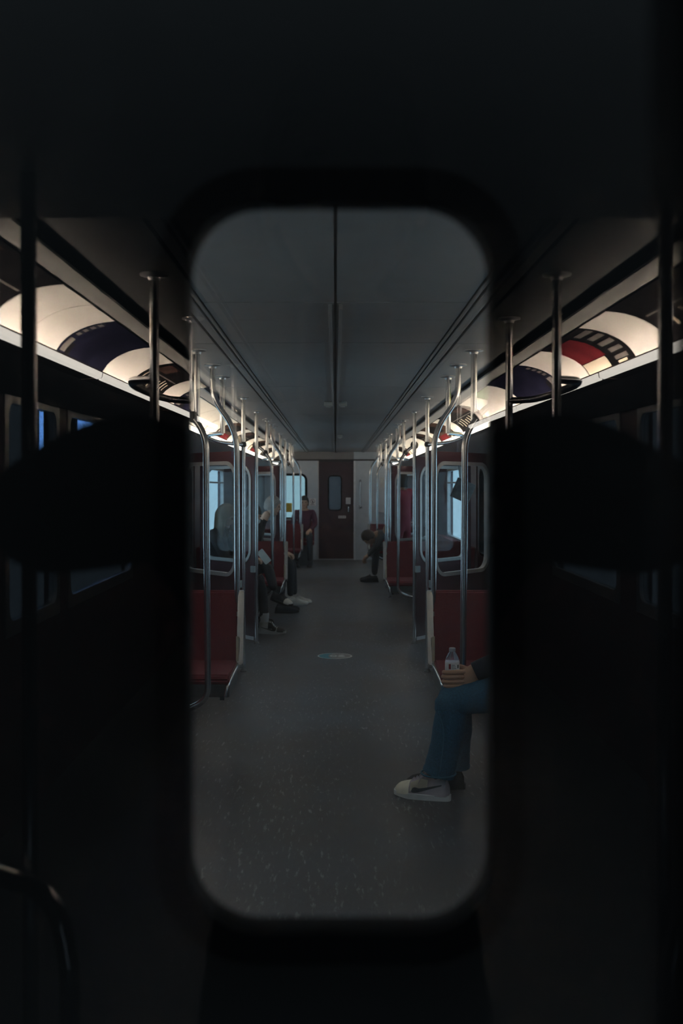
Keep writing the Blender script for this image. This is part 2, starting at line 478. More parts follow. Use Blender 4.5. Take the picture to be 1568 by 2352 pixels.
def fixture(s, y0, y1, lamp, lens, label, group):
    t = tag(obj('light_fixture', prism([(s*1.146, 1.950), (s*1.150, 1.920), (s*1.245, 1.913), (s*1.245, 1.919), (s*1.160, 1.925), (s*1.153, 1.950)], y0+0.01, y1-0.01), mat('brown_fixture_enamel', (0.10, 0.07, 0.06), 0.6)), label, 'light', group)
    obj('lens', prism([(s*1.141, 1.942), (s*1.145, 1.919), (s*1.165, 1.911), (s*1.165, 1.916), (s*1.149, 1.923), (s*1.145, 1.942)], y0+0.015, y1-0.015), lens, t)
    obj('fluorescent_tube', tube([(s*1.180, y0+0.03, 1.933), (s*1.180, y1-0.03, 1.933)], 0.0065, 0, 8), lamp, t)
    return t

tube_far = emission('warm_tube_far', (1.0, 0.84, 0.62), LAMP_FAR)
tube_own = emission('warm_tube_own', (1.0, 0.86, 0.68), LAMP_OWN)
lens_far = mat('lit_lens_far', (0.6, 0.6, 0.58), 0.4, 0, 0.05, 30, 0, (1.0, 0.88, 0.70), 6.5)
lens_own = mat('lit_lens_own', (0.6, 0.6, 0.58), 0.4, 0, 0.05, 30, 0, (1.0, 0.93, 0.80), 3.4)

# ------------------------------------------------------------------ car ahead: shell
set_map(ident)
_f, _c = shell(Y0+0.04, Y1, True, [3.87, 4.95, 7.10, 9.87, 12.6, 15.3, 18.0])
for s in (-1, 1): cove(s, Y0+0.04, Y1, _c, True)

def side_wall(s, y0, y1, windows, doors, name, top=1.70):
    """wall strip with openings for windows and doors (each opening = (ya, yb))"""
    lo, hi = sorted((s*WX, s*(WX+0.07)))
    w = struct(obj(name, box(lo, hi, y0, y1, top, 2.22), WALLD))
    ops = sorted([(a, b, 'w') for a, b in windows]+[(a, b, 'd') for a, b in doors])
    y = y0
    for a, b, k in ops+[(y1, y1, '')]:
        if a-y > 0.01: obj('pillar', box(lo, hi, y, a, 0.0, top), RED, w)
        if k == 'w': obj('lower_panel', box(lo, hi, a, b, 0.0, 0.80), RED, w)
        y = b
    return w
WIN = [(5.75, 7.35), (11.05, 12.62), (16.35, 17.9)]
DOORS = [(2.0, 3.6), (8.40, 10.05), (13.70, 15.35)]
wn = 0; dn = 2
for s in (-1, 1):
    sd = 'left' if s < 0 else 'right'
    side_wall(s, Y0+0.04, Y1, WIN, DOORS, 'wall_'+sd)
    for (a, b) in WIN:
        wn += 1
        fr = Fr((s*(WX+0.012), 0, 0), (0, 1, 0), (0, 0, 1))
        hole = rrect(a+0.05, b-0.05, 0.86, 1.655, 0.10)
        w = struct(obj('window_%d' % wn, plate_hole(fr, a, b, 0.80, 1.70, hole, -0.02, 0.02), STEEL_DULL))
        obj('pane', slab(fr, rrect(a+0.04, b-0.04, 0.85, 1.665, 0.10), -0.003, 0.003), PANE_SIDE, w)
        obj('sash_bar', box(*sorted((s*(WX-0.005), s*(WX+0.02))), a+0.05, b-0.05, 1.50, 1.52), STEEL_DULL, w)
    for (a, b) in DOORS:
        m = (a+b)/2
        for (p, q) in ((a, m), (m, b)):
            dn += 1
            fr = Fr((s*(WX+0.03), 0, 0), (0, 1, 0), (0, 0, 1))
            c = (p+q)/2
            hole = rrect(c-0.24, c+0.24, 0.80, 1.62, 0.08)
            d = struct(obj('door_%d' % dn, plate_hole(fr, p+0.004, q-0.004, 0.02, 1.70, hole, -0.018, 0.018), DOOR_RED))
            obj('gasket', add_ring(bmesh.new(), fr, offset_loop(c-0.24, c+0.24, 0.80, 1.62, 0.08, 0.014), offset_loop(c-0.24, c+0.24, 0.80, 1.62, 0.08, -0.01), -0.024, 0.024), RUBBER, d)
            obj('pane', slab(fr, rrect(c-0.235, c+0.235, 0.805, 1.615, 0.08), -0.003, 0.003), PANE_SIDE, d)

# far end wall with door, sign, lever, window
fr = Fr((0, Y1, 0), (1, 0, 0), (0, 0, 1))
ew = struct(obj('wall_end', box(0.37, 1.5, Y1, Y1+0.06, 0, 2.2), WALLW))
hole = rrect(-1.22, -0.60, 0.84, 1.70, 0.10)
obj('side_panel', plate_hole(fr, -1.5, -0.35, 0, 2.0, hole, -0.06, 0.0), WALLW, ew)
obj('header', box(-1.5, 0.37, Y1, Y1+0.06, 2.0, 2.2), CEIL, ew)
obj('header_strip', box(-1.3, 1.3, Y1-0.03, Y1, 1.99, 2.02), CEIL_DARK, ew)
obj('corner_post', box(0.365, 0.400, Y1-0.05, Y1+0.01, 0, 1.99, 0.012), mat('pale_post', (0.72, 0.78, 0.86), 0.35), ew)
obj('corner_post', box(-0.355, -0.335, Y1-0.04, Y1+0.01, 0, 1.99, 0.006), STEEL_DULL, ew)
w = struct(obj('window_%d' % (wn+1), add_ring(bmesh.new(), fr, offset_loop(-1.22, -0.60, 0.84, 1.70, 0.10, 0.035), offset_loop(-1.22, -0.60, 0.84, 1.70, 0.10, -0.012), -0.02, 0.02), RUBBER))
obj('pane', slab(fr, rrect(-1.21, -0.61, 0.85, 1.69, 0.10), -0.033, -0.027), glass('smoked_end_window', 0.04, (0.50, 0.57, 0.57)), w)
obj('ledge', box(-1.25, -0.57, Y1-0.05, Y1, 0.80, 0.83), PLATE, w)
st = tag(obj('window_sticker', box(-0.985, -0.87, Y1-0.029, Y1-0.027, 0.96, 1.14), mat('yellow_sticker', (0.80, 0.62, 0.06), 0.5)), 'yellow sticker low on the window in the far end wall', 'sticker')
hole = rrect(-0.135, 0.115, 1.00, 1.68, 0.06)
ed = struct(obj('door_2', plate_hole(fr, -0.335, 0.365, 0.02, 1.97, hole, -0.05, -0.01), DOOR_RED))
obj('pane', slab(fr, rrect(-0.13, 0.11, 1.005, 1.675, 0.06), -0.034, -0.028), PANE_FAR, ed)
obj('gasket', add_ring(bmesh.new(), fr, offset_loop(-0.135, 0.115, 1.0, 1.68, 0.06, 0.018), offset_loop(-0.135, 0.115, 1.0, 1.68, 0.06, -0.006), -0.055, -0.0), RUBBER, ed)
hp = obj('latch_plate', box(0.235, 0.29, Y1-0.012, Y1+0.0, 0.93, 1.10, 0.004), BLACKP, ed)
obj('handle', tube([(0.262, Y1-0.01, 1.075), (0.262, Y1-0.045, 1.06), (0.258, Y1-0.045, 0.965)], 0.009, 0.02), STEEL, hp)
tag(obj('door_notice', box(0.21, 0.305, Y1-0.004, Y1-0.001+0.01, 1.12, 1.25), mat('pale_notice', (0.55, 0.57, 0.62), 0.5)), 'small pale notice above the handle of the far end door', 'sign')
dl = tag(obj('door_label', box(0.06, 0.21, Y1-0.004, Y1+0.01, 0.835, 0.885), mat('pale_label', (0.62, 0.60, 0.62), 0.5)), 'narrow white label strip below the handle of the far end door', 'sign')
for k in range(3): obj('print_line', box(0.075+0.045*k, 0.105+0.045*k, Y1-0.006, Y1-0.003, 0.853, 0.867), BLACKP, dl)
struct(obj('wall_beyond', box(-0.42, 1.5, Y1+0.75, Y1+0.8, -0.06, 2.25), mat('next_car_end', (0.012, 0.014, 0.016), 0.5)))
obj('threshold', box(-0.335, 0.365, Y1, Y1+0.06, 0.0, 0.022), STEEL_DULL, ed)
obj('door_head', box(-0.335, 0.365, Y1, Y1+0.06, 1.968, 2.0), CEIL_DARK, ed)
# no-standing sign
sg = tag(obj('no_walking_sign', box(-0.525, -0.395, Y1-0.008, Y1-0.001, 1.09, 1.23, 0.003), mat('sign_white', (0.85, 0.85, 0.88), 0.5)), 'white sign with a crossed-out walking figure beside the far end door', 'sign')
sfr = Fr((-0.46, Y1-0.008, 1.175), (1, 0, 0), (0, 0, 1))
circ = [(math.cos(2*PI*k/24), math.sin(2*PI*k/24)) for k in range(24)]
DARKINK = mat('sign_ink', (0.05, 0.03, 0.045), 0.5)
obj('ring', add_ring(bmesh.new(), sfr, [(0.047*a, 0.047*b) for a, b in circ], [(0.038*a, 0.038*b) for a, b in circ], 0, 0.002), DARKINK, sg)
bm = bmesh.new()
add_tube(bm, [(-0.46-0.028, Y1-0.011, 1.175+0.028), (-0.46+0.028, Y1-0.011, 1.175-0.028)], 0.004, 0, 6)
obj('slash', bm, DARKINK, sg)
bm = bmesh.new()
add_ellipsoid(bm, (-0.458, Y1-0.010, 1.201), (0.006, 0.002, 0.006), 8, 5)
for p in ([(0, 0.018), (0, -0.006)], [(0, -0.006), (0.010, -0.03)], [(0, -0.006), (-0.010, -0.03)], [(0, 0.012), (0.013, -0.002)], [(0, 0.012), (-0.012, 0.0)]):
    add_tube(bm, [(-0.46+p[0][0], Y1-0.010, 1.175+p[0][1]), (-0.46+p[1][0], Y1-0.010, 1.175+p[1][1])], 0.0045, 0, 6)
obj('figure', bm, DARKINK, sg)
for k in range(2): obj('caption', box(-0.505, -0.415+0.0*k, Y1-0.010, Y1-0.007, 1.100+0.012*k, 1.106+0.012*k), DARKINK, sg)
lv = tag(obj('emergency_lever', tube([(0.50, Y1-0.02, 1.60), (0.50, Y1-0.02, 1.11)], 0.011), STEEL), 'vertical steel lever with round knob on the far wall right of the door', 'lever')
obj('knob', lathe((0.50, Y1-0.03, 1.07), [(0.012, -0.035), (0.030, -0.02), (0.034, 0.0), (0.028, 0.02), (0.012, 0.035)]), STEEL, lv, True)
obj('bracket', box(0.485, 0.515, Y1-0.03, Y1, 1.56, 1.61, 0.004), BLACKP, lv)
cb = tag(obj('wall_cabinet', box(0.84, 1.36, Y1-0.08, Y1, 0.95, 1.72, 0.01), WALLW), 'pale panelled cabinet on the far wall behind the right-hand poles', 'cabinet')
obj('vent', box(0.90, 1.30, Y1-0.09, Y1-0.075, 1.45, 1.66, 0.004), mat('pale_vent', (0.55, 0.58, 0.60), 0.4), cb)

# ceiling boxes beside the centre joint
for i, (y, x) in enumerate(((8.35, -0.06), (8.35, 0.06), (13.6, 0.06))):
    b = tag(obj('ceiling_sensor', box(x-0.035, x+0.035, y-0.05, y+0.05, CEIL_Z-0.04, CEIL_Z-0.002, 0.006), PLATE),
            ['small grey box on the ceiling, left of the centre joint', 'small grey box on the ceiling, right of the joint, nearer of two', 'small grey box on the ceiling, right of the joint, farther of two'][i], 'sensor', 'ceiling boxes')
    obj('cap', box(x-0.02, x+0.02, y-0.03, y+0.03, CEIL_Z-0.046, CEIL_Z-0.039, 0.002), STEEL_DULL, b)

# lamps and ad cards of the car ahead
ADS_L = [(2.4, 3.4, 'white'), (3.4, 4.6, 'brown'), (4.6, 5.6, 'white'), (5.6, 6.5, 'navy'), (6.5, 7.45, 'white'), (7.45, 8.4, 'white'), (8.4, 9.33, 'white'), (9.33, 10.1, 'white'), (10.1, 11.3, 'brown'), (11.3, 11.8, 'white'), (11.8, 13.1, 'black'),
         (13.1, 13.9, 'white'), (13.9, 15.2, 'brown'), (15.2, 16.2, 'white'), (16.2, 17.6, 'black'), (17.6, 19.6, 'white')]
ADS_R = [(2.4, 3.6, 'white'), (3.6, 4.8, 'navy'), (4.8, 5.8, 'white'), (5.8, 6.15, 'white'), (6.15, 7.25, 'green'), (7.25, 7.95, 'white'), (7.95, 9.6, 'black'), (9.6, 10.15, 'white'), (10.15, 11.6, 'brown'), (11.6, 12.1, 'white'), (12.1, 13.1, 'black'),
         (13.1, 14.0, 'white'), (14.0, 14.9, 'white'), (14.9, 15.9, 'white'), (15.9, 17.3, 'brown'), (17.3, 19.6, 'white')]
for s, A in ((-1, ADS_L), (1, ADS_R)):
    sd = 'left' if s < 0 else 'right'
    cnt = {}
    for (a, b, k) in A:
        i = cnt.get(k, 0); cnt[k] = i+1
        ad(s, a, b, k, '%s ad card in the %s light cove ahead, %s of that kind' % (WORD[k], sd, ORD[i]), 'ad cards in the %s light cove ahead' % sd)
    y = 0.95; i = 0
    while y < 19.8:
        y2 = min(y+2.1, 19.9)
        fixture(s, y, y2, tube_far, lens_far, '%s long lamp strip under the %s ad cards, from the near end' % (ORD[i], sd), 'lamp strips on the %s ahead' % sd)
        y = y2; i += 1

# ------------------------------------------------------------------ poles and rails of the car ahead
def flange(x, y, z=CEIL_Z-0.004):
    return lathe((x, y, z-0.012), [(0.020, -0.01), (0.024, 0.0), (0.050, 0.006), (0.050, 0.012)], 18)
PR = 0.0165
def clamp(bm, c, r=0.026):
    add_ellipsoid(bm, c, (r, r, r*1.1), 12, 8); return bm

def straight_pole(x, y, z0, label, group, name='straight_pole'):
    p = tag(obj(name, tube([(x, y, z0), (x, y, CEIL_Z-0.01)], PR), STEEL, None, True), label, 'pole', group)
    obj('ceiling_flange', flange(x, y), STEEL_DULL, p, True)
    if z0 < 0.05: obj('floor_flange', lathe((x, y, 0.0), [(0.027, 0), (0.027, 0.006), (0.022, 0.010), (0.018, 0.02)], 18), mat('dark_floor_flange', (0.08, 0.08, 0.085), 0.5), p, True)
    return p

PER = 5.3
for bay in range(3):
    q = bay*PER; bn = ['nearest', 'middle', 'farthest'][bay]
    for s in (-1, 1):
        sd = 'left' if s < 0 else 'right'
        y1, y2, y3, y4, y5 = 5.18+q, 5.80+q, 6.40+q, 7.85+q, 9.27+q
        # hanging post with the guard rail
        if y1 < 19:
            p = straight_pole(s*0.72, y1, 1.79, '%s short hanging ceiling post over the seats on the %s' % (bn, sd), 'hanging ceiling posts', 'hanging_post')
            yg = y1-0.06
            g = tag(obj('guard_rail', tube([(s*0.86, yg+0.05, 1.90), (s*0.78, yg+0.04, 1.865), (s*0.665, yg, 1.73), (s*0.655, yg, 0.36), (s*0.78, yg, 0.30), (s*1.0, yg+0.02, 0.30)], PR, 0.12, 12), STEEL, None, True),
                    '%s bent steel guard rail curving in under the seat on the %s' % (bn, sd), 'rail', 'seat guard rails')
            obj('clamp', clamp(bmesh.new(), (s*0.735, yg+0.03, 1.815), 0.028), mat('black_clamp', (0.03, 0.03, 0.03), 0.35), g, True)
            obj('end_ball', clamp(bmesh.new(), (s*0.83, yg+0.045, 1.895), 0.042), MATS['black_clamp'], g, True)
        # S-bent pole standing on the seat end
        if y2 < 19:
            p = tag(obj('bent_pole', tube([(s*0.715, y2, CEIL_Z-0.01), (s*0.715, y2, 1.97), (s*0.575, y2, 1.78), (s*0.57, y2, 0.60), (s*0.62, y2+0.01, 0.46)], PR, 0.16, 12), STEEL, None, True),
                    '%s S-bent steel pole rising from the transverse seat on the %s' % (bn, sd), 'pole', 'S-bent seat poles')
            obj('ceiling_flange', flange(s*0.715, y2), STEEL_DULL, p, True)
            lo, hi = sorted((s*0.555, s*0.60))
            obj('seat_clamp', box(lo, hi, y2-0.025, y2+0.015, 0.62, 0.73, 0.004), PLATE, p)
        if y3 < 19:
            p = straight_pole(s*0.725, y3, 1.80, '%s short hanging post carrying the bowed overhead rail on the %s' % (bn, sd), 'hanging rail posts', 'hanging_post')
            if y4 < 18:
                path = [(s*0.725, y3, 1.80), (s*0.80, y3+0.04, 1.795), (s*0.875, y3+0.25, 1.79), (s*0.875, y3+1.0, 1.79), (s*0.80, y4-0.12, 1.79), (s*0.725, y4, 1.79)]
                h = tag(obj('overhead_rail', tube(path, 0.014, 0.15, 10), STEEL, None, True), '%s bowed overhead grab rail on the %s, dark against the ad cards' % (bn, sd), 'rail', 'bowed overhead rails')
                bm = clamp(bmesh.new(), (s*0.725, y4, 1.79), 0.025); obj('clamp', bm, MATS['black_clamp'], h, True)
        if y4 < 18: straight_pole(s*0.725, y4, 0.0, '%s floor-to-ceiling steel pole at the front screen edge on the %s' % (bn, sd), 'floor-to-ceiling poles')
        if y5 < 19: straight_pole(s*0.735, y5, 0.0, '%s floor-to-ceiling steel pole at the rear screen edge on the %s' % (bn, sd), 'floor-to-ceiling poles')
        # slanted wind screens
        for (yy, nm) in ((y4, 'front'), (y5, 'rear')):
            if yy > 15: continue
            O = (s*0.745, yy, 0.0); U = (s*0.66, 0.80, 0); fr = Fr(O, U, (0, 0, 1)); Lp = 0.95
            hole = rrect(0.07, Lp-0.09, 0.76, 1.64, 0.12)
            w = tag(obj('wind_screen', plate_hole(fr, 0.0, Lp, 0.06, 1.74, hole, -0.012, 0.012), RED),
                    '%s dark red %s wind screen with rounded glass on the %s' % (bn, nm, sd), 'partition', 'wind screens by the doors')
            obj('glass_frame', add_ring(bmesh.new(), fr, offset_loop(0.07, Lp-0.09, 0.76, 1.64, 0.12, 0.022), offset_loop(0.07, Lp-0.09, 0.76, 1.64, 0.12, -0.008), -0.02, 0.02), FRAME, w)
            obj('pane', slab(fr, rrect(0.066, Lp-0.086, 0.756, 1.644, 0.12), -0.003, 0.003), PANE_SCREEN, w)
            bm = bmesh.new()
            add_slab(bm, fr, rrect(0.0, Lp, 0.03, 0.062, 0.005, 2), -0.018, 0.018)
            obj('bottom_rail', bm, STEEL_DULL, w)
            add = bmesh.new(); add_slab(add, fr, rrect(-0.015, 0.05, 0.66, 0.72, 0.008, 3), -0.022, 0.022)
            obj('pole_bracket', add, PLATE, w)

# ------------------------------------------------------------------ seats
TRIM_CREAM = mat('cream_trim', (0.55, 0.52, 0.42), 0.4)
def transverse_seat(s, y, label):
    t = empty('transverse_seat', (s*0.97, y, 0.0)); tag(t, label, 'seat', 'transverse seats facing the near end')
    xi, xo = s*0.565, s*1.40
    lo, hi = sorted((xi, xo))
    # back: leaning slab
    bm = bmesh.new()
    prof = [(y+0.30, 0.42), (y+0.40, 0.845), (y+0.415, 0.855), (y+0.435, 0.845), (y+0.375, 0.42)]
    A = [bm.verts.new(MAP((lo, a, b))) for a, b in prof]; B = [bm.verts.new(MAP((hi, a, b))) for a, b in prof]
    bm.faces.new(A); bm.faces.new(B[::-1])
    for k in range(len(prof)): bm.faces.new((A[k], B[k], B[(k+1) % 5], A[(k+1) % 5]))
    bmesh.ops.bevel(bm, geom=[e for e in bm.edges], offset=0.008, segments=2, affect='EDGES')
    obj('backrest', bm, VELOUR, t, True)
    bm = bmesh.new()
    prof = [(y-0.10, 0.40), (y-0.115, 0.425), (y-0.09, 0.452), (y+0.10, 0.448), (y+0.32, 0.462), (y+0.33, 0.41)]
    A = [bm.verts.new(MAP((lo, a, b))) for a, b in prof]; B = [bm.verts.new(MAP((hi, a, b))) for a, b in prof]
    bm.faces.new(A); bm.faces.new(B[::-1])
    for k in range(len(prof)): bm.faces.new((A[k], B[k], B[(k+1) % 6], A[(k+1) % 6]))
    bmesh.ops.bevel(bm, geom=[e for e in bm.edges], offset=0.01, segments=2, affect='EDGES')
    obj('cushion', bm, VELOUR, t, True)
    obj('seat_pan', box(lo, hi, y-0.09, y+0.37, 0.33, 0.402, 0.01), mat('dark_seat_pan', (0.06, 0.062, 0.068), 0.45), t)
    # aluminium edge on the aisle side: follows the back, then hooks round the cushion
    xa, xb = sorted((s*0.530, s*0.566))
    bm = bmesh.new()
    for prof in ([(y+0.285, 0.44), (y+0.385, 0.85), (y+0.44, 0.85), (y+0.385, 0.40)],):
        A = [bm.verts.new(MAP((xa, a, b))) for a, b in prof]; B = [bm.verts.new(MAP((xb, a, b))) for a, b in prof]
        bm.faces.new(A); bm.faces.new(B[::-1])
        for k in range(4): bm.faces.new((A[k], B[k], B[(k+1) % 4], A[(k+1) % 4]))
    bmesh.ops.bevel(bm, geom=[e for e in bm.edges], offset=0.006, segments=2, affect='EDGES')
    e = obj('edge_trim', bm, STEEL, t, True)
    obj('trim_insert', box(*sorted((s*0.553, s*0.567)), y+0.283, y+0.289, 0.46, 0.60), TRIM_CREAM, e)
    obj('side_bracket', tube([(s*0.56, y+0.34, 0.44), (s*0.565, y+0.05, 0.425), (s*0.575, y-0.09, 0.40), (s*0.585, y-0.10, 0.335)], 0.013, 0.05, 10), STEEL, t, True)
    obj('support_panel', box(*sorted((s*0.60, s*0.625)), y-0.02, y+0.36, 0.30, 0.40, 0.004), mat('dark_seat_pan', (0.06, 0.062, 0.068), 0.45), t)
    obj('wall_bracket', box(*sorted((s*1.2, s*1.43)), y+0.05, y+0.30, 0.0, 0.34), WALLD, t)
    return t
for bay in range(3):
    for s in (-1, 1):
        transverse_seat(s, 5.40+bay*PER, '%s red velour transverse seat with steel edge on the %s of the aisle' % (['nearest', 'second', 'farthest'][bay], 'left' if s < 0 else 'right'))

def bench(s, y0, y1, label):
    t = empty('bench_seat', (s*1.15, (y0+y1)/2, 0)); tag(t, label, 'bench', 'side-facing benches')
    n = max(1, round((y1-y0)/0.5)); w = (y1-y0)/n
    for k in range(n):
        a, b = y0+k*w+0.008, y0+(k+1)*w-0.008
        obj('cushion', box(*sorted((s*0.93, s*1.36)), a, b, 0.40, 0.455, 0.014), VELOUR, t, True)
        obj('backrest', box(*sorted((s*1.33, s*1.415)), a, b, 0.45, 0.84, 0.014), VELOUR, t, True)
    obj('seat_pan', box(*sorted((s*0.95, s*1.38)), y0, y1, 0.34, 0.402, 0.006), MATS['dark_seat_pan'], t)
    obj('front_panel', box(*sorted((s*1.22, s*1.27)), y0+0.02, y1-0.02, 0.0, 0.34), WALLD, t)
    return t
for s in (-1, 1):
    sd = 'left' if s < 0 else 'right'
    for i, (a, b) in enumerate(((4.05, 5.02), (6.05, 7.65), (10.10, 10.58), (11.30, 13.0), (15.40, 15.85), (16.65, 18.1))):
        bench(s, a, b, '%s red side-facing bench along the %s wall' % (['nearest', 'second', 'third', 'fourth', 'fifth', 'farthest'][i], sd))
# end bench facing the camera, far left corner
t = empty('end_seat', (-0.85, 18.9, 0)); tag(t, 'red seat facing forward in the far left corner', 'seat')
obj('cushion', box(-1.35, -0.40, 18.45, 18.90, 0.38, 0.44, 0.014), VELOUR, t, True)
obj('backrest', box(-1.35, -0.40, 18.86, 18.95, 0.43, 0.83, 0.014), VELOUR, t, True)
obj('seat_pan', box(-1.35, -0.42, 18.5, 18.9, 0.0, 0.38, 0.006), MATS['dark_seat_pan'], t)

# ------------------------------------------------------------------ people
def skinned(verts, edges, radii, sub=2):
    me = bpy.data.meshes.new('tmp'); me.from_pydata([tuple(v) for v in verts], edges, []); me.update()
    o = bpy.data.objects.new('tmp', me); COL.objects.link(o)
    md = o.modifiers.new('skin', 'SKIN'); md.use_smooth_shade = True; md.branch_smoothing = 0.6
    ss = o.modifiers.new('sub', 'SUBSURF'); ss.levels = sub; ss.render_levels = sub
    for i, r in enumerate(radii):
        sv = me.skin_vertices[0].data[i]; sv.radius = (r, r); sv.use_root = (i == 0)
    dg = bpy.context.evaluated_depsgraph_get()
    out = bpy.data.meshes.new_from_object(o.evaluated_get(dg))
    bpy.data.objects.remove(o); bpy.data.meshes.remove(me)
    return out

SKIN_A = mat('skin_tan', (0.46, 0.265, 0.18), 0.55, 0, 0.08, 30)
SKIN_B = mat('skin_light', (0.50, 0.33, 0.25), 0.55, 0, 0.08, 30)
LIP = mat('lips', (0.28, 0.10, 0.09), 0.5)
EYE = mat('eye_dark', (0.02, 0.015, 0.012), 0.2)
EYEW = mat('eye_white', (0.6, 0.6, 0.58), 0.3)

def head_into(bm, c, R, size=1.0):
    """ovoid head with jaw, nose, brow, ears, eyes and mouth; +x is forward. material slots: 0 skin, 3 lip, 4 eye"""
    def P(x, y, z): return Vector(c)+R @ (Vector((x, y, z))*size)
    seg, rings = 20, 14; grid = []
    for i in range(rings+1):
        th = PI*i/rings; z = 0.118*math.cos(th); rr = math.sin(th); row = []
        for k in range(seg):
            a = 2*PI*k/seg; x = 0.095*rr*math.cos(a); y = 0.076*rr*math.sin(a)
            if z < 0:
                t = -z/0.118; y *= 1-0.30*t; x = x*(1-0.28*t)+0.018*t*(1 if x > 0 else 1.0)
            f = math.cos(a)
            if f > 0.5 and -0.03 < z < 0.025: x -= 0.006*(1 if abs(y) > 0.015 else 0)
            row.append(bm.verts.new(P(x, y, z)))
        grid.append(row)
    for i in range(rings):
        for k in range(seg):
            vs = [grid[i][k], grid[i+1][k], grid[i+1][(k+1) % seg], grid[i][(k+1) % seg]]
            try: bm.faces.new(vs)
            except ValueError: pass
    rq = R
    def el(p, r, m):
        for f in add_ellipsoid(bm, P(*p), tuple(v*size for v in r), 8, 6, rq, True): f.material_index = m
    el((0.093, 0, -0.022), (0.016, 0.011, 0.012), 0)       # nose
    el((0.087, 0, -0.004), (0.012, 0.007, 0.026), 0)
    el((0.086, 0.031, 0.026), (0.010, 0.018, 0.006), 0); el((0.086, -0.031, 0.026), (0.010, 0.018, 0.006), 0)   # brow
    el((0.084, 0.030, 0.006), (0.009, 0.012, 0.007), 4); el((0.084, -0.030, 0.006), (0.009, 0.012, 0.007), 4)    # eyes
    el((0.084, 0, -0.058), (0.012, 0.022, 0.006), 3)        # mouth
    el((0.058, 0, -0.088), (0.020, 0.026, 0.018), 0)        # chin
    el((0.0, 0.074, -0.005), (0.022, 0.010, 0.032), 0); el((0.0, -0.074, -0.005), (0.022, 0.010, 0.032), 0)      # ears

def hair_mesh(c, R, size=1.0, length=0.0, cap=False):
    bm = bmesh.new()
    def P(x, y, z): return Vector(c)+R @ (Vector((x, y, z))*size)
    seg, rings = 18, 9; grid = []
    for i in range(rings+1):
        row = []
        for k in range(seg):
            a = 2*PI*k/seg
            lim = PI*(0.40 if math.cos(a) > 0.55 else (0.56 if math.cos(a) > 0.0 else 0.66))
            th = lim*i/rings
            jit = 1.0+0.03*math.sin(5*a+3*i)
            x = -0.006+0.107*math.sin(th)*math.cos(a)*jit; y = 0.089*math.sin(th)*math.sin(a)*jit; z = 0.006+0.130*math.cos(th)
            row.append(bm.verts.new(P(x, y, z)))
        grid.append(row)
    if length > 0:
        for j in range(1, 5):
            row = []
            for k in range(seg):
                a = 2*PI*k/seg; v = grid[rings][k].co
                if math.cos(a) < 0.35:
                    row.append(bm.verts.new(v+Vector((0, 0, -length*j/4*size))+R @ Vector((-0.012*j/4, 0.012*math.sin(a)*j/4, 0))))
                else: row.append(bm.verts.new(v+Vector((0, 0, -0.002*j))))
            grid.append(row)
    for i in range(len(grid)-1):
        for k in range(seg): bm.faces.new((grid[i][k], grid[i+1][k], grid[i+1][(k+1) % seg], grid[i][(k+1) % seg]))
    bmesh.ops.remove_doubles(bm, verts=bm.verts[:], dist=0.0004)
    return bm

def finger(bm, pts, r0, r1, raw=True):
    P = catmull(pts, 4); n = len(P)
    R_ = [r0+(r1-r0)*i/(n-1) for i in range(n)]
    R_[-1] *= 0.72
    P.append(P[-1]+(P[-1]-P[-2]).normalized()*r1*0.55); R_.append(r1*0.30)
    add_loft(bm, P, R_, 8, True, raw)

def generic_hand(bm, w, d, n, side, size=1.0):
    """relaxed curled hand: wrist point w, pointing d, back-of-hand normal n"""
    d = d.normalized(); n = (n-d*n.dot(d)).normalized(); sdir = d.cross(n)*side
    w = w-d*0.02
    add_loft(bm, [w, w+d*0.03, w+d*0.065, w+d*0.095, w+d*0.108], [(0.024*size, 0.022*size), (0.033*size, 0.019*size), (0.038*size, 0.016*size), (0.036*size, 0.013*size), (0.028*size, 0.009*size)], 10, True, True)
    for i, (off, L) in enumerate(((0.028, 0.068), (0.010, 0.078), (-0.009, 0.072), (-0.026, 0.056))):
        b = w+d*0.092+sdir*off*size
        finger(bm, [b, b+d*L*0.40-n*0.006, b+d*L*0.66-n*0.026, b+d*L*0.70-n*0.046], 0.0092*size, 0.0075*size)
    b = w+d*0.03+sdir*0.028*size
    finger(bm, [b, b+sdir*0.022+d*0.022-n*0.006, b+sdir*0.026+d*0.046-n*0.018, b+sdir*0.020+d*0.066-n*0.026], 0.0115*size, 0.0085*size)

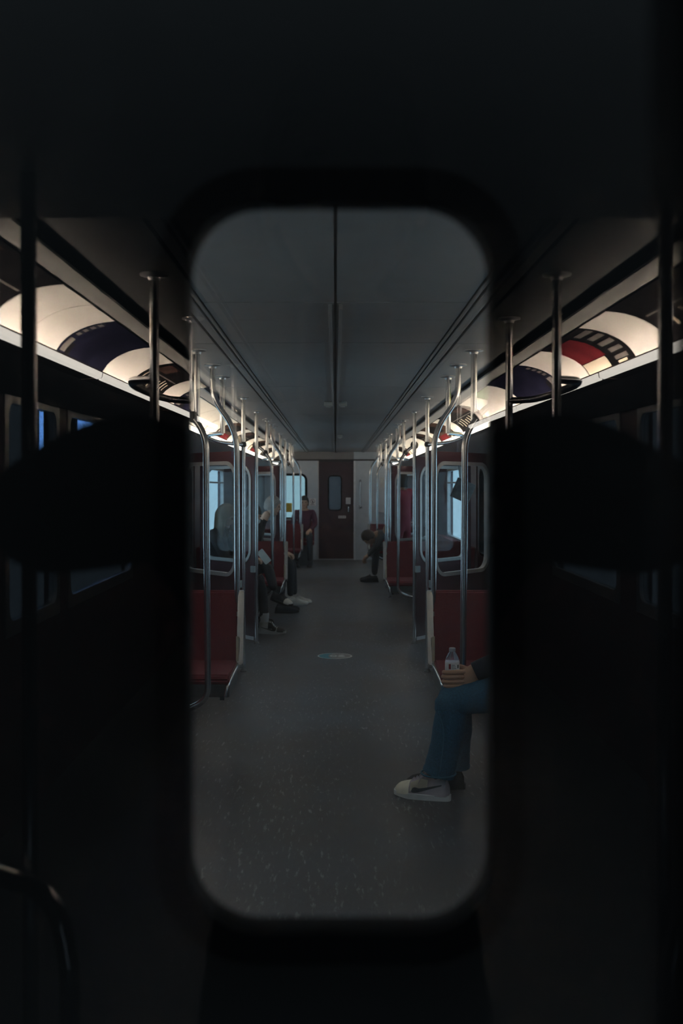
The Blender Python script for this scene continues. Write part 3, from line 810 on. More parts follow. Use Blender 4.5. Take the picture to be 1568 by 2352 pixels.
SOLE_W = mat('white_sole', (0.62, 0.62, 0.60), 0.6)
def sneaker(parent, heel, ang, cols, L=0.27, lift=0.0, pitch=0.0, side=1, swoosh=True, high=False, W=0.045, hs=1.0):
    """heel: floor point under the heel, ang: toe direction in the floor plane. side = which flank carries the stripe"""
    up = Vector((0, 0, 1)); dx = Vector((math.cos(ang), math.sin(ang), 0)); dy = up.cross(dx)
    Rp = Quaternion(dy, -pitch).to_matrix() if pitch else Matrix.Identity(3)
    H = Vector(heel)+Vector((0, 0, lift))
    def P(l, w, u): return H+Rp @ (dx*l+dy*w+up*u)
    k = L/0.27
    secs = [(0.0, 0.014, 0.058), (0.005, 0.022, 0.074), (0.014, 0.030, 0.084), (0.04, 0.034, 0.082), (0.075, 0.035, 0.074), (0.105, 0.036, 0.084), (0.135, 0.038, 0.088), (0.165, 0.042, 0.076), (0.195, 0.045, 0.064), (0.225, 0.045, 0.058), (0.248, 0.040, 0.052), (0.262, 0.030, 0.044), (0.268, 0.018, 0.035)]
    if high: secs = [(l, w, z+(0.045 if l < 0.11 else (0.03 if l < 0.14 else 0.0))) for l, w, z in secs]
    secs = [(l, w, 0.022+(z-0.022)*hs) for l, w, z in secs]
    W0 = W/0.045
    def sec(l):
        for (a, b) in zip(secs, secs[1:]):
            if a[0] <= l <= b[0]:
                t = (l-a[0])/(b[0]-a[0]); return (a[1]*(1-t)+b[1]*t)*W0, a[2]*(1-t)+b[2]*t
        return secs[-1][1]*W0, secs[-1][2]
    zb = 0.022
    def flank(l, u):
        hw, zt = sec(l); t = min(1, max(0, (u-zb)/(zt-zb)))
        return hw*(1-t**2.6)**0.45
    def shell_between(l0, l1, off, n, topcut=1.0):
        bm = bmesh.new(); rows = []
        for i in range(n+1):
            l = l0+(l1-l0)*i/n; hw, zt = sec(l); zt = zb+(zt-zb)*topcut+off*0.5; row = []
            for j in range(13):
                a = PI*j/12
                row.append(bm.verts.new(P((l+(off if i == n else 0))*k, (hw+off)*math.cos(a)**1 if True else 0, zb+(zt-zb)*abs(math.sin(a))**0.75)))
            rows.append(row)
        for r0, r1 in zip(rows, rows[1:]):
            for j in range(12): bm.faces.new((r0[j], r0[j+1], r1[j+1], r1[j]))
        bm.faces.new(rows[0]); bm.faces.new(rows[-1][::-1])
        for r0, r1 in zip(rows, rows[1:]): bm.faces.new((r0[0], r1[0], r1[12], r0[12]))
        return bm
    sh = obj('sneaker', shell_between(0.0, 0.268, 0, 22), cols['body'], parent, True)
    # sole
    bm = bmesh.new(); lo = []; hi = []
    N = 28
    for i in range(N):
        a = 2*PI*i/N; l = 0.134-0.142*math.cos(a); sgn = math.sin(a)
        w = (0.030+0.018*max(0, min(1, l/0.2)))*W0*math.copysign(abs(sgn)**0.45, sgn)
        lift_t = 0.010*max(0, (l-0.20)/0.07)
        lo.append(bm.verts.new(P(l*k, w*0.95, lift_t))); hi.append(bm.verts.new(P(l*k, w*1.04, 0.026+lift_t*0.6)))
    bm.faces.new(lo[::-1]); bm.faces.new(hi)
    for i in range(N): bm.faces.new((lo[i], lo[(i+1) % N], hi[(i+1) % N], hi[i]))
    obj('sole', bm, cols.get('sole', SOLE_W), sh, True)
    obj('toe_cap', shell_between(0.192, 0.266, 0.0022, 8), cols['toe'], sh, True)
    # eyestay overlay and laces
    bm = bmesh.new()
    for i in range(5):
        l = 0.112+0.017*i; hw, zt = sec(l)
        add_loft(bm, [P(l*k, w, zb+(zt-zb)*(1-min(1, abs(w)/hw)**2.6)**0.45+0.003) for w in (-0.020, -0.012, 0, 0.012, 0.020)], 0.0028, 6, True, True)
    l = 0.115; hw, zt = sec(l)
    for q in (-1, 1):
        add_loft(bm, catmull([P(l*k, 0, zt+0.006), P((l-0.004)*k, q*0.012, zt+0.016), P((l+0.01)*k, q*0.026, zt+0.008), P((l+0.012)*k, q*0.010, zt+0.004)], 4), 0.0026, 6, True, True)
        add_loft(bm, catmull([P(l*k, 0, zt+0.006), P((l+0.018)*k, q*0.024, zt-0.004), P((l+0.03)*k, q*0.037, zt-0.03)], 4), 0.0024, 6, True, True)
    obj('laces', bm, cols.get('lace', cols['body']), sh, True)
    if 'over' in cols:
        for q in (-1, 1):
            bm = bmesh.new(); rows = []
            for i in range(7):
                l = 0.10+0.085*i/6; u0 = 0.040 if i > 3 else 0.052; hw, zt = sec(l); u1 = zb+(zt-zb)*0.88
                rows.append([bm.verts.new(P(l*k, q*(flank(l, u0+(u1-u0)*j/3)+0.0022), u0+(u1-u0)*j/3)) for j in range(4)])
            for r0, r1 in zip(rows, rows[1:]):
                for j in range(3): bm.faces.new((r0[j], r0[j+1], r1[j+1], r1[j]))
            bmesh.ops.solidify(bm, geom=bm.faces[:], thickness=0.0015)
            obj('overlay', bm, cols['over'], sh, True)
    if swoosh:
        bm = bmesh.new(); rows = []
        pts = [(0.178, 0.034, 0.036), (0.172, 0.031, 0.047), (0.160, 0.030, 0.050), (0.14, 0.033, 0.047), (0.11, 0.041, 0.051), (0.07, 0.051, 0.058), (0.03, 0.061, 0.065)]
        for (l, u0, u1) in [(p[0], 0.022+(p[1]-0.022)*hs, 0.022+(p[2]-0.022)*hs) for p in pts]:
            rows.append([bm.verts.new(P(l*k, side*(flank(l, u0+(u1-u0)*j/2)+0.0030), u0+(u1-u0)*j/2)) for j in range(3)])
        for r0, r1 in zip(rows, rows[1:]):
            for j in range(2): bm.faces.new((r0[j], r0[j+1], r1[j+1], r1[j]))
        bmesh.ops.solidify(bm, geom=bm.faces[:], thickness=0.0015)
        obj('side_stripe', bm, cols['stripe'], sh, True)
    return sh

def person(label, hip, face, top, pants, hairm, skin=SKIN_B, J=None, hair_len=0.0, head_yaw=0.0, head_pitch=0.0, shoes=None, size=1.0, stand=False, group='passengers', hands=True, hood=None, feet=True, bulk=1.0):
    """hip = (x, y) on the floor plane, face = heading angle. J overrides joints in (forward, left, up)"""
    F = Vector((math.cos(face), math.sin(face), 0)); Lf = Vector((-math.sin(face), math.cos(face), 0)); O = Vector((hip[0], hip[1], 0))
    def W(p): return O+F*p[0]*size+Lf*p[1]*size+Vector((0, 0, p[2]*size))
    if stand:
        D = dict(pelvis=(0, 0, 0.93), waist=(0.0, 0, 1.10), chest=(0.0, 0, 1.30), neck=(0.01, 0, 1.47), head=(0.03, 0, 1.62),
                 sh_l=(0, 0.175, 1.41), sh_r=(0, -0.175, 1.41), el_l=(0.0, 0.23, 1.13), el_r=(0.0, -0.23, 1.13), wr_l=(0.10, 0.22, 0.90), wr_r=(0.10, -0.22, 0.90),
                 hip_l=(0, 0.09, 0.88), hip_r=(0, -0.09, 0.88), kn_l=(0.01, 0.10, 0.49), kn_r=(0.01, -0.10, 0.49), an_l=(-0.02, 0.10, 0.09), an_r=(-0.02, -0.10, 0.09))
    else:
        D = dict(pelvis=(0.02, 0, 0.585), waist=(0.0, 0, 0.71), chest=(0.0, 0, 0.90), neck=(0.03, 0, 1.08), head=(0.06, 0, 1.21),
                 sh_l=(0.01, 0.165, 1.01), sh_r=(0.01, -0.165, 1.01), el_l=(0.08, 0.21, 0.76), el_r=(0.08, -0.21, 0.76), wr_l=(0.28, 0.11, 0.67), wr_r=(0.28, -0.11, 0.67),
                 hip_l=(0.06, 0.09, 0.55), hip_r=(0.06, -0.09, 0.55), kn_l=(0.45, 0.11, 0.53), kn_r=(0.45, -0.11, 0.53), an_l=(0.44, 0.11, 0.10), an_r=(0.44, -0.11, 0.10))
    if J: D.update(J)
    RAD = dict(pelvis=0.125, waist=0.12, chest=0.135, neck=0.052, sh_l=0.068, sh_r=0.068, el_l=0.047, el_r=0.047, wr_l=0.030, wr_r=0.030,
               hip_l=0.088, hip_r=0.088, kn_l=0.064, kn_r=0.064, an_l=0.042, an_r=0.042)
    for n_ in ('sh_l', 'sh_r', 'el_l', 'el_r'): RAD[n_] *= bulk
    chains = [('pelvis', 'waist'), ('waist', 'chest'), ('chest', 'neck'), ('chest', 'sh_l'), ('chest', 'sh_r'), ('sh_l', 'el_l'), ('el_l', 'wr_l'), ('sh_r', 'el_r'), ('el_r', 'wr_r'),
              ('pelvis', 'hip_l'), ('hip_l', 'kn_l'), ('kn_l', 'an_l'), ('pelvis', 'hip_r'), ('hip_r', 'kn_r'), ('kn_r', 'an_r')]
    names = list(RAD); verts = [W(D[n]) for n in names]; rad = [RAD[n]*size for n in names]
    edges = [(names.index(a), names.index(b)) for a, b in chains]
    # neck continues into the head
    verts.append(W(D['head'])*0.55+W(D['neck'])*0.45); rad.append(0.05*size); edges.append((names.index('neck'), len(verts)-1))
    sk = skinned(verts, edges, rad)
    bm = bmesh.new(); bm.from_mesh(sk); bpy.data.meshes.remove(sk)
    segs = [(verts[a], verts[b], names[a], names[b] if b < len(names) else 'head') for a, b in edges]
    legs = {'hip_l', 'hip_r', 'kn_l', 'kn_r', 'an_l', 'an_r'}
    zp = W(D['pelvis']).z
    for f in bm.faces:
        c = f.calc_center_median(); best = None
        for (a, b, na, nb) in segs:
            ab = b-a; t = max(0, min(1, (c-a).dot(ab)/max(1e-9, ab.length_squared)))
            d = (a+ab*t-c).length
            if best is None or d < best[0]: best = (d, na, nb, t)
        _, na, nb, t = best
        mi = 1
        if nb in legs: mi = 2
        elif nb == 'head' or (na == 'chest' and nb == 'neck' and t > 0.85): mi = 0
        elif na == 'pelvis' and nb == 'waist' and t < 0.25: mi = 2
        f.material_index = mi; f.smooth = True
    R = Quaternion((0, 0, 1), face+head_yaw).to_matrix() @ Quaternion((0, 1, 0), head_pitch).to_matrix()
    hc = W(D['head'])
    n0 = len(bm.faces)
    head_into(bm, hc, R, size)
    if hands:
        for sd, q in (('l', 1), ('r', -1)):
            w = W(D['wr_'+sd]); e = W(D['el_'+sd]); d = (w-e).normalized()
            n = Vector((0, 0, 1)) if abs(d.z) < 0.8 else Lf*q
            generic_hand(bm, w, d, n, -q, size)
    bm.faces.ensure_lookup_table()
    for f in bm.faces[n0:]: f.smooth = True
    root = obj('person', bm, [skin, top, pants, LIP, EYE], None, True)
    tag(root, label, 'person', group)
    obj('hair', hair_mesh(hc, R, size, hair_len), hairm, root, True)
    if hood:
        hm = hair_mesh(hc+Vector((0, 0, 0.004)), R, size*1.10, 0.10); obj('hood', hm, hood, root, True)
    if shoes and feet:
        for sd in ('l', 'r'):
            a = W(D['an_'+sd]); kn = W(D['kn_'+sd])
            if D['an_'+sd][2] < 0.2:
                sneaker(root, (a.x-F.x*0.055, a.y-F.y*0.055, 0.0), face, shoes, 0.27*size, 0, 0, 1 if sd == 'l' else -1, shoes.get('swoosh', False), shoes.get('high', False))
    return root, W, D, F, Lf

BLACKC = mat('black_cloth', (0.016, 0.016, 0.020), 0.85, 0, 0.2, 60, 0.3)
DENIMK = mat('black_denim', (0.018, 0.019, 0.024), 0.85, 0, 0.25, 90, 0.3)
NAVYC = mat('navy_cloth', (0.012, 0.016, 0.030), 0.85, 0, 0.2, 60, 0.3)
GREYC = mat('grey_cloth', (0.05, 0.05, 0.055), 0.85, 0, 0.2, 60, 0.3)
MAROONC = mat('maroon_cloth', (0.075, 0.016, 0.036), 0.85, 0, 0.2, 60, 0.3)
REDC = mat('red_cloth', (0.20, 0.016, 0.035), 0.85, 0, 0.2, 60, 0.3)
DENIM = mat('blue_denim', (0.019, 0.098, 0.175), 0.85, 0, 0.28, 140, 0.4)
HAIR_B = mat('hair_black', (0.012, 0.010, 0.010), 0.6)
HAIR_L = mat('hair_light_brown', (0.17, 0.12, 0.075), 0.6, 0, 0.3, 80)
HAIR_G = mat('hair_grey', (0.25, 0.23, 0.22), 0.6, 0, 0.3, 80)
SH_WHITE = dict(body=mat('shoe_white', (0.55, 0.53, 0.50), 0.7), toe=mat('shoe_white', (0.55, 0.53, 0.50)), sole=SOLE_W)
SH_BLACK = dict(body=BLACKC, toe=BLACKC, sole=mat('black_sole', (0.02, 0.02, 0.02), 0.6))
SH_TWO = dict(body=mat('shoe_offwhite', (0.42, 0.42, 0.41), 0.6), toe=mat('shoe_black', (0.012, 0.012, 0.012), 0.5), over=mat('shoe_black', (0.012, 0.012, 0.012)), stripe=mat('shoe_black', (0.012, 0.012, 0.012)), lace=mat('shoe_black', (0.01, 0.01, 0.01)), sole=mat('shoe_offsole', (0.45, 0.45, 0.44), 0.6), swoosh=True, high=True)

# --- passenger in blue jeans holding a water bottle (right, nearest bench)
jp = (1.02, 4.66)
JJ = dict(kn_l=(0.50, 0.07, 0.462), an_l=(0.555, 0.05, 0.125), kn_r=(0.47, -0.10, 0.462), an_r=(0.46, -0.14, 0.11), hip_l=(0.06, 0.09, 0.535),
          el_l=(0.10, 0.17, 0.72), wr_l=(0.335, 0.075, 0.622), el_r=(0.06, -0.22, 0.76), wr_r=(0.20, -0.16, 0.64))
# heading PI: forward = -x, left = -y (towards the camera)
pj, W, D, F_, Lf_ = person('passenger in blue jeans holding a water bottle, on the right near bench', jp, PI, NAVYC, DENIM, HAIR_B, SKIN_A, JJ, hands=False)
bm = bmesh.new()
for sd, q in (('l', 1), ('r', -1)):
    h, kn, an = Vector(D['hip_'+sd]), Vector(D['kn_'+sd]), Vector(D['an_'+sd])
    P = [h+Vector((-0.05, 0, 0.015)), h+(kn-h)*0.35, h+(kn-h)*0.75+Vector((0, 0, 0.004)), kn+Vector((-0.015, 0, -0.002)), kn+(an-kn)*0.16+Vector((-0.022, 0, 0)), kn+(an-kn)*0.42+Vector((-0.03, 0, 0)), kn+(an-kn)*0.70+Vector((-0.02, 0, 0)), kn+(an-kn)*0.90+Vector((-0.015, 0, 0)), an+Vector((-0.012, 0, 0.002))]
    rr = [0.095, 0.086, 0.076, 0.071, 0.072, 0.072, 0.071, 0.073, 0.077]
    PP = [W(p) for p in catmull(P, 4)]; RR = lerp_list(rr, 4)
    RR = [r*(1+0.016*math.sin(i*1.9+q)) for i, r in enumerate(RR)]
    add_loft(bm, PP, RR, 16, True, True)
jeans = obj('jeans', bm, DENIM, pj, True)
bm = bmesh.new()
seam = [W(Vector(p)) for p in catmull([Vector(D['kn_l'])+Vector((0.05, 0.060, -0.03)), Vector(D['kn_l'])*0.6+Vector(D['an_l'])*0.4+Vector((0.005, 0.071, 0)), Vector(D['an_l'])+Vector((-0.01, 0.079, 0.03))], 6)]
add_loft(bm, seam, 0.0022, 6, True, True)
obj('seam', bm, mat('denim_seam', (0.035, 0.15, 0.24), 0.8), jeans, True)
bm = bmesh.new()
hem = W(Vector(D['an_l'])+Vector((-0.012, 0, 0.004)))
ring = [hem+Vector((0.080*math.cos(2*PI*k/20), 0.080*math.sin(2*PI*k/20), 0)) for k in range(21)]
add_loft(bm, ring, 0.004, 6, False, True)
obj('hem', bm, MATS['denim_seam'], jeans, True)
SH_J = dict(body=mat('shoe_lilac_grey', (0.50, 0.45, 0.50), 0.7), toe=mat('shoe_cream', (0.90, 0.85, 0.70), 0.65), over=mat('shoe_cream_overlay', (0.85, 0.82, 0.70), 0.65), stripe=mat('shoe_stripe_grey', (0.10, 0.12, 0.14), 0.5), lace=mat('shoe_lace_lilac', (0.55, 0.50, 0.58), 0.7), sole=mat('shoe_pale_sole', (0.80, 0.82, 0.82), 0.6))
sneaker(pj, (0.528, 4.615, 0.0), PI-0.36, SH_J, 0.258, 0, 0, 1, True, W=0.05, hs=1.28)
sneaker(pj, (0.62, 4.80, 0.0), PI-0.15, SH_BLACK, 0.27, 0, 0, 1, False)
# sleeve cuff
bm = bmesh.new()
add_loft(bm, [W(p) for p in catmull([(0.06, 0.19, 0.78), (0.10, 0.175, 0.72), (0.22, 0.125, 0.672), (0.315, 0.082, 0.630), (0.378, 0.072, 0.600)], 4)], lerp_list([0.066, 0.062, 0.055, 0.048, 0.045], 4), 14, True, True)
obj('sleeve', bm, NAVYC, pj, True)
# bottle
bx, by, bz = 0.541, 4.612, 0.520
CLEAR = bpy.data.materials.new('clear_plastic'); CLEAR.use_nodes = True
b_ = CLEAR.node_tree.nodes['Principled BSDF']; b_.inputs['Base Color'].default_value = (0.80, 0.84, 1.0, 1); b_.inputs['Transmission Weight'].default_value = 0.9
b_.inputs['Roughness'].default_value = 0.04; b_.inputs['IOR'].default_value = 1.18
tcn = CLEAR.node_tree.nodes.new('ShaderNodeTexNoise'); tcn.inputs['Scale'].default_value = 40
bpn = CLEAR.node_tree.nodes.new('ShaderNodeBump'); bpn.inputs['Strength'].default_value = 0.1
CLEAR.node_tree.links.new(tcn.outputs['Fac'], bpn.inputs['Height']); CLEAR.node_tree.links.new(bpn.outputs['Normal'], b_.inputs['Normal'])
bt = tag(obj('water_bottle', lathe((bx, by, bz), [(0.026, 0.0), (0.031, 0.006), (0.032, 0.03), (0.030, 0.036), (0.032, 0.044), (0.030, 0.058), (0.0325, 0.066), (0.0325, 0.128), (0.029, 0.142), (0.021, 0.160), (0.0135, 0.170), (0.0125, 0.178)], 24), CLEAR, None, True), 'clear plastic water bottle with a white label, held in a hand', 'bottle')
obj('cap', lathe((bx, by, bz), [(0.0145, 0.172), (0.015, 0.174), (0.015, 0.186), (0.0135, 0.188)], 20), mat('grey_cap', (0.36, 0.36, 0.42), 0.4), bt, True)
lb = obj('label_band', lathe((bx, by, bz), [(0.0330, 0.082), (0.0336, 0.083), (0.0336, 0.124), (0.0330, 0.125)], 28), mat('label_white', (0.75, 0.78, 0.82), 0.45), bt, True)
def lab(name, a0, a1, z0, z1, m):
    bm = bmesh.new(); rows = []
    for i in range(5):
        a = a0+(a1-a0)*i/4
        rows.append([bm.verts.new((bx+0.0342*math.sin(a), by-0.0342*math.cos(a), bz+z)) for z in (z0, z1)])
    for r0, r1 in zip(rows, rows[1:]): bm.faces.new((r0[0], r1[0], r1[1], r0[1]))
    bmesh.ops.solidify(bm, geom=bm.faces[:], thickness=0.0004)
    obj(name, bm, m, lb)
lab('red_mark', -0.62, -0.30, 0.094, 0.118, mat('label_red', (0.35, 0.03, 0.05), 0.5))
lab('emblem', 0.62, 0.92, 0.098, 0.114, mat('label_dark', (0.08, 0.10, 0.10), 0.5))
for k in range(3): lab('text_line', -0.20, 0.45-0.08*k, 0.096+0.008*k, 0.0985+0.008*k, MATS['label_dark'])
# hand closed round the bottle: four fingers across the front, thumb behind
bm = bmesh.new()
w = W(D['wr_l'])
kn = Vector((bx+0.052, by-0.036, 0.570))
add_loft(bm, catmull([w+Vector((0.045, 0.0, 0.006)), w, (w+kn)/2+Vector((0, 0, 0.004)), kn+Vector((0.008, 0.002, 0.002)), kn+Vector((-0.006, 0.002, 0))], 4), lerp_list([(0.022, 0.030), (0.022, 0.031), (0.021, 0.040), (0.017, 0.043), (0.012, 0.040)], 4), 14, True, True)
for i, (dz, reach) in enumerate(((0.033, 0.0), (0.012, 0.006), (-0.010, 0.004), (-0.030, -0.006))):
    z = kn.z+dz
    pts = [kn+Vector((0.004, 0.0, dz)), Vector((bx+0.022, by-0.045, z+0.001)), Vector((bx-0.010, by-0.043, z-0.001)), Vector((bx-0.036-reach, by-0.026, z-0.004)), Vector((bx-0.040-reach*0.4, by-0.004, z-0.005))]
    finger(bm, pts, 0.0118-0.001*(i == 3), 0.0092-0.0012*(i == 3))
tb = kn+Vector((0.018, 0.012, 0.036))
finger(bm, [tb+Vector((0.012, 0.0, -0.012)), tb+Vector((-0.008, 0.022, 0.006)), Vector((bx+0.030, by+0.034, 0.618)), Vector((bx+0.002, by+0.045, 0.624))], 0.0140, 0.0098)
for f in bm.faces: f.smooth = True
w2 = W(D['wr_r']); generic_hand(bm, w2, (w2-W(D['el_r'])), Vector((0, 0, 1)), 1)
obj('hand', bm, SKIN_A, pj, True)

# --- left: crossed-leg passenger with a phone
J = dict(kn_r=(0.47, -0.02, 0.50), an_r=(0.50, -0.01, 0.13), kn_l=(0.50, 0.10, 0.66), hip_l=(0.06, 0.09, 0.56), an_l=(0.66, -0.22, 0.46), wr_l=(0.36, 0.05, 0.74), wr_r=(0.36, -0.10, 0.74), el_l=(0.16, 0.22, 0.74), el_r=(0.16, -0.20, 0.74),
         head=(0.09, 0, 1.16))
p3, W, D, F3, L3 = person('crossed-legged passenger in black with a phone, on the left behind the rear screen', (-1.19, 10.02), -0.22, BLACKC, DENIMK, HAIR_L, SKIN_B, J, 0.20, head_pitch=0.35, shoes=SH_TWO)
a = W(D['an_l'])
sneaker(p3, (a.x-0.03, a.y+0.03, 0), -0.55, dict(SH_BLACK, toe=SH_WHITE['toe']), 0.24, 0.36, -0.25, 1, False)
a = W(D['an_r'])
bm = bmesh.new(); add_loft(bm, [(a.x, a.y, 0.115), (a.x, a.y, 0.16), (a.x, a.y, 0.205)], [0.040, 0.043, 0.045], 14, True, True)
obj('sock', bm, mat('white_sock', (0.52, 0.52, 0.52), 0.8), p3, True)
pc = W((0.50, -0.03, 0.765))
ph = bmesh.new()
phf = Fr(pc, (0.62, -0.1, -0.78), (0.35, 0.0, 0.28))
phone = tag(obj('phone', slab(phf, rrect(-0.075, 0.075, -0.036, 0.036, 0.01, 4), -0.004, 0.004), mat('phone_white', (0.55, 0.62, 0.64), 0.3)), 'pale smartphone held over the crossed knees of the left passenger', 'phone')
obj('screen', slab(phf, rrect(-0.070, 0.070, -0.032, 0.032, 0.006, 4), -0.0048, -0.0040), mat('phone_screen', (0.05, 0.05, 0.05), 0.2, 0, 0.1, 10, 0, (0.55, 0.75, 0.80), 0.35), phone)

# --- more passengers on the left
person('passenger in dark clothes seated deepest behind the left rear screen', (-1.14, 10.44), 0.0, GREYC, DENIMK, HAIR_B, SKIN_A, dict(kn_l=(0.38, 0.14, 0.53), kn_r=(0.38, -0.11, 0.53), an_l=(0.30, 0.14, 0.10), an_r=(0.30, -0.11, 0.10), sh_l=(0.01, 0.15, 1.01), sh_r=(0.01, -0.15, 1.01)), 0.0, head_pitch=0.3, shoes=SH_BLACK, size=0.94)
p6 = person('dark-haired passenger with a pale face mask on the left, looking down', (-1.08, 11.62), 0.0, BLACKC, DENIMK, HAIR_B, SKIN_B, dict(head=(0.12, 0, 1.13), neck=(0.06, 0, 1.03), chest=(0.03, 0, 0.88)), 0.12, head_yaw=-0.5, head_pitch=0.3, shoes=SH_BLACK)
hc = p6[1](p6[2]['head'])
R6 = Quaternion((0, 0, 1), -0.5).to_matrix() @ Quaternion((0, 1, 0), 0.3).to_matrix()
bm = bmesh.new(); add_ellipsoid(bm, hc+R6 @ Vector((0.052, 0, -0.048)), (0.056, 0.060, 0.046), 14, 10, R6, True)
obj('face_mask', bm, mat('mask_pale_blue', (0.40, 0.52, 0.58), 0.8), p6[0], True)
person('grey-haired passenger in black leaning forward, pale sneakers, on the left', (-1.05, 12.42), -0.05, BLACKC, DENIMK, HAIR_G, SKIN_B, dict(chest=(0.08, 0, 0.90), neck=(0.17, 0, 1.08), head=(0.27, 0, 1.22), sh_l=(0.10, 0.16, 1.02), sh_r=(0.10, -0.16, 1.02), waist=(0.02, 0, 0.72), kn_l=(0.50, 0.12, 0.53), kn_r=(0.50, -0.08, 0.54), an_l=(0.53, 0.10, 0.10), an_r=(0.50, -0.08, 0.10), wr_l=(0.42, 0.10, 0.64), wr_r=(0.42, -0.08, 0.64)), 0, head_pitch=0.2, shoes=SH_WHITE)
# a dark backpack on the bench between them
bp = tag(obj('shoulder_bag', box(-1.31, -0.98, 11.93, 12.08, 0.456, 0.74, 0.05), mat('dark_bag', (0.03, 0.028, 0.03), 0.7), None, True), 'dark soft bag standing on the left bench between two passengers', 'bag')
obj('strap', tube([(-1.26, 12.0, 0.72), (-1.23, 12.0, 0.86), (-1.07, 12.0, 0.86), (-1.04, 12.0, 0.72)], 0.010, 0.06, 8), MATS['dark_bag'], bp, True)

# --- man in maroon facing the camera in the far corner
person('passenger in a maroon jacket facing the camera in the far left corner', (-0.58, 18.62), -PI/2, MAROONC, DENIMK, HAIR_B, SKIN_A, dict(head=(0.06, 0, 1.17), neck=(0.03, 0, 1.05)), 0, shoes=SH_BLACK, size=1.0)
# --- right: bent-over passenger
person('passenger in dark clothes bent far forward over the knees on the far right', (1.08, 15.38), PI, GREYC, DENIMK, HAIR_B, SKIN_A, dict(waist=(0.12, 0, 0.66), chest=(0.30, 0, 0.76), neck=(0.45, 0, 0.74), head=(0.56, 0, 0.68), sh_l=(0.36, 0.16, 0.78), sh_r=(0.36, -0.16, 0.78), el_l=(0.44, 0.22, 0.56), el_r=(0.44, -0.22, 0.56), wr_l=(0.58, 0.10, 0.40), wr_r=(0.58, -0.10, 0.40), an_l=(0.48, 0.11, 0.1), an_r=(0.48, -0.11, 0.1)), 0, head_pitch=1.0, shoes=SH_BLACK)
# --- right: standing figure in red
person('standing passenger in a dark red coat behind the far right screen', (0.95, 14.2), PI*0.75, REDC, REDC, HAIR_B, SKIN_A, dict(head=(0.03, 0, 1.57), neck=(0.01, 0, 1.43)), 0.06, stand=True, shoes=SH_BLACK)

# floor sticker
sy = 8.57
sk_ = tag(obj('floor_sticker', lathe((-0.005, sy, 0.0), [(0.152, 0.0), (0.152, 0.0012)], 40), mat('sticker_grey', (0.24, 0.23, 0.225), 0.5)), 'round worn floor sticker, teal on its left side, in the aisle', 'sticker')
ffr = Fr((-0.005, sy, 0.0012), (1, 0, 0), (0, 1, 0))
teal = []
for k in range(17):
    a = PI/2+PI*k/16; teal.append((0.150*math.cos(a), 0.150*math.sin(a)))
for k in range(17):
    a = -PI/2+0.0+PI*k/16*1.0
    teal.append((-0.055*math.cos(a)-0.0, 0.150*math.sin(a)))
obj('teal_field', slab(ffr, teal[:-1], 0, 0.0006), mat('sticker_teal', (0.04, 0.24, 0.30), 0.5), sk_)
obj('outline', add_ring(bmesh.new(), ffr, [(0.148*a, 0.148*b) for a, b in circ], [(0.138*a, 0.138*b) for a, b in circ], 0, 0.0008), mat('sticker_white', (0.62, 0.61, 0.60), 0.5), sk_)
obj('ring_mark', add_ring(bmesh.new(), ffr, [(-0.012+0.028*a, 0.0+0.045*b) for a, b in circ], [(-0.012+0.018*a, 0.03*b) for a, b in circ], 0, 0.0012), MATS['sticker_white'], sk_)
for k in range(4): obj('print_line', slab(ffr, rrect(0.03, 0.085-0.01*(k % 2), -0.055+0.032*k, -0.04+0.032*k, 0.002, 2), 0, 0.0012), MATS['sticker_white'], sk_)

# hanging notice / tag behind the right screen
hp_ = tag(obj('hanging_leaflet', slab(Fr((1.245, 9.72, 1.42), (0.8, 0.15, -0.35), (0.35, 0, 0.8)), rrect(-0.10, 0.10, -0.10, 0.10, 0.004, 2), -0.004, 0.004), mat('dark_leaflet', (0.05, 0.045, 0.045), 0.6, 0, 0.5, 30)), 'dark tilted leaflet hanging from a strap behind the right screen', 'leaflet')
obj('strap', tube([(1.225, 9.72, 1.50), (1.215, 9.72, 1.60), (1.205, 9.72, 1.72)], 0.012, 0.0, 8), PLATE, hp_, True)

# ------------------------------------------------------------------ the two end doors between the cars
# far car's near end wall + door with the rounded window
wfr = Fr((0, Y0, 0), (1, 0, 0), (0, 0, 1))
HU0, HU1, HV0, HV1 = -0.1275, 0.1350, CAM_H-0.383, CAM_H+0.248
rad = 0.062
hole = rrect(HU0, HU1, HV0, HV1, rad, 10)
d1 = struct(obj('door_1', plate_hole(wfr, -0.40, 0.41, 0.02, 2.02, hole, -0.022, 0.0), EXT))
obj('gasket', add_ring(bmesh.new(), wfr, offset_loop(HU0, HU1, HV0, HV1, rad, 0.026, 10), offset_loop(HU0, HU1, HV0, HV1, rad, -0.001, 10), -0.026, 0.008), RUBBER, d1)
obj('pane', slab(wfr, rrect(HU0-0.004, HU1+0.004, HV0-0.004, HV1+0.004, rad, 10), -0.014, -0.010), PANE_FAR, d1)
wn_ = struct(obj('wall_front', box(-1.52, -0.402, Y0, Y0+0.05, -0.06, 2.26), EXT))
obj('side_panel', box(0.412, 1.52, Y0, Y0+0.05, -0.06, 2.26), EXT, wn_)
obj('header', box(-0.402, 0.412, Y0, Y0+0.05, 2.022, 2.26), EXT, wn_)

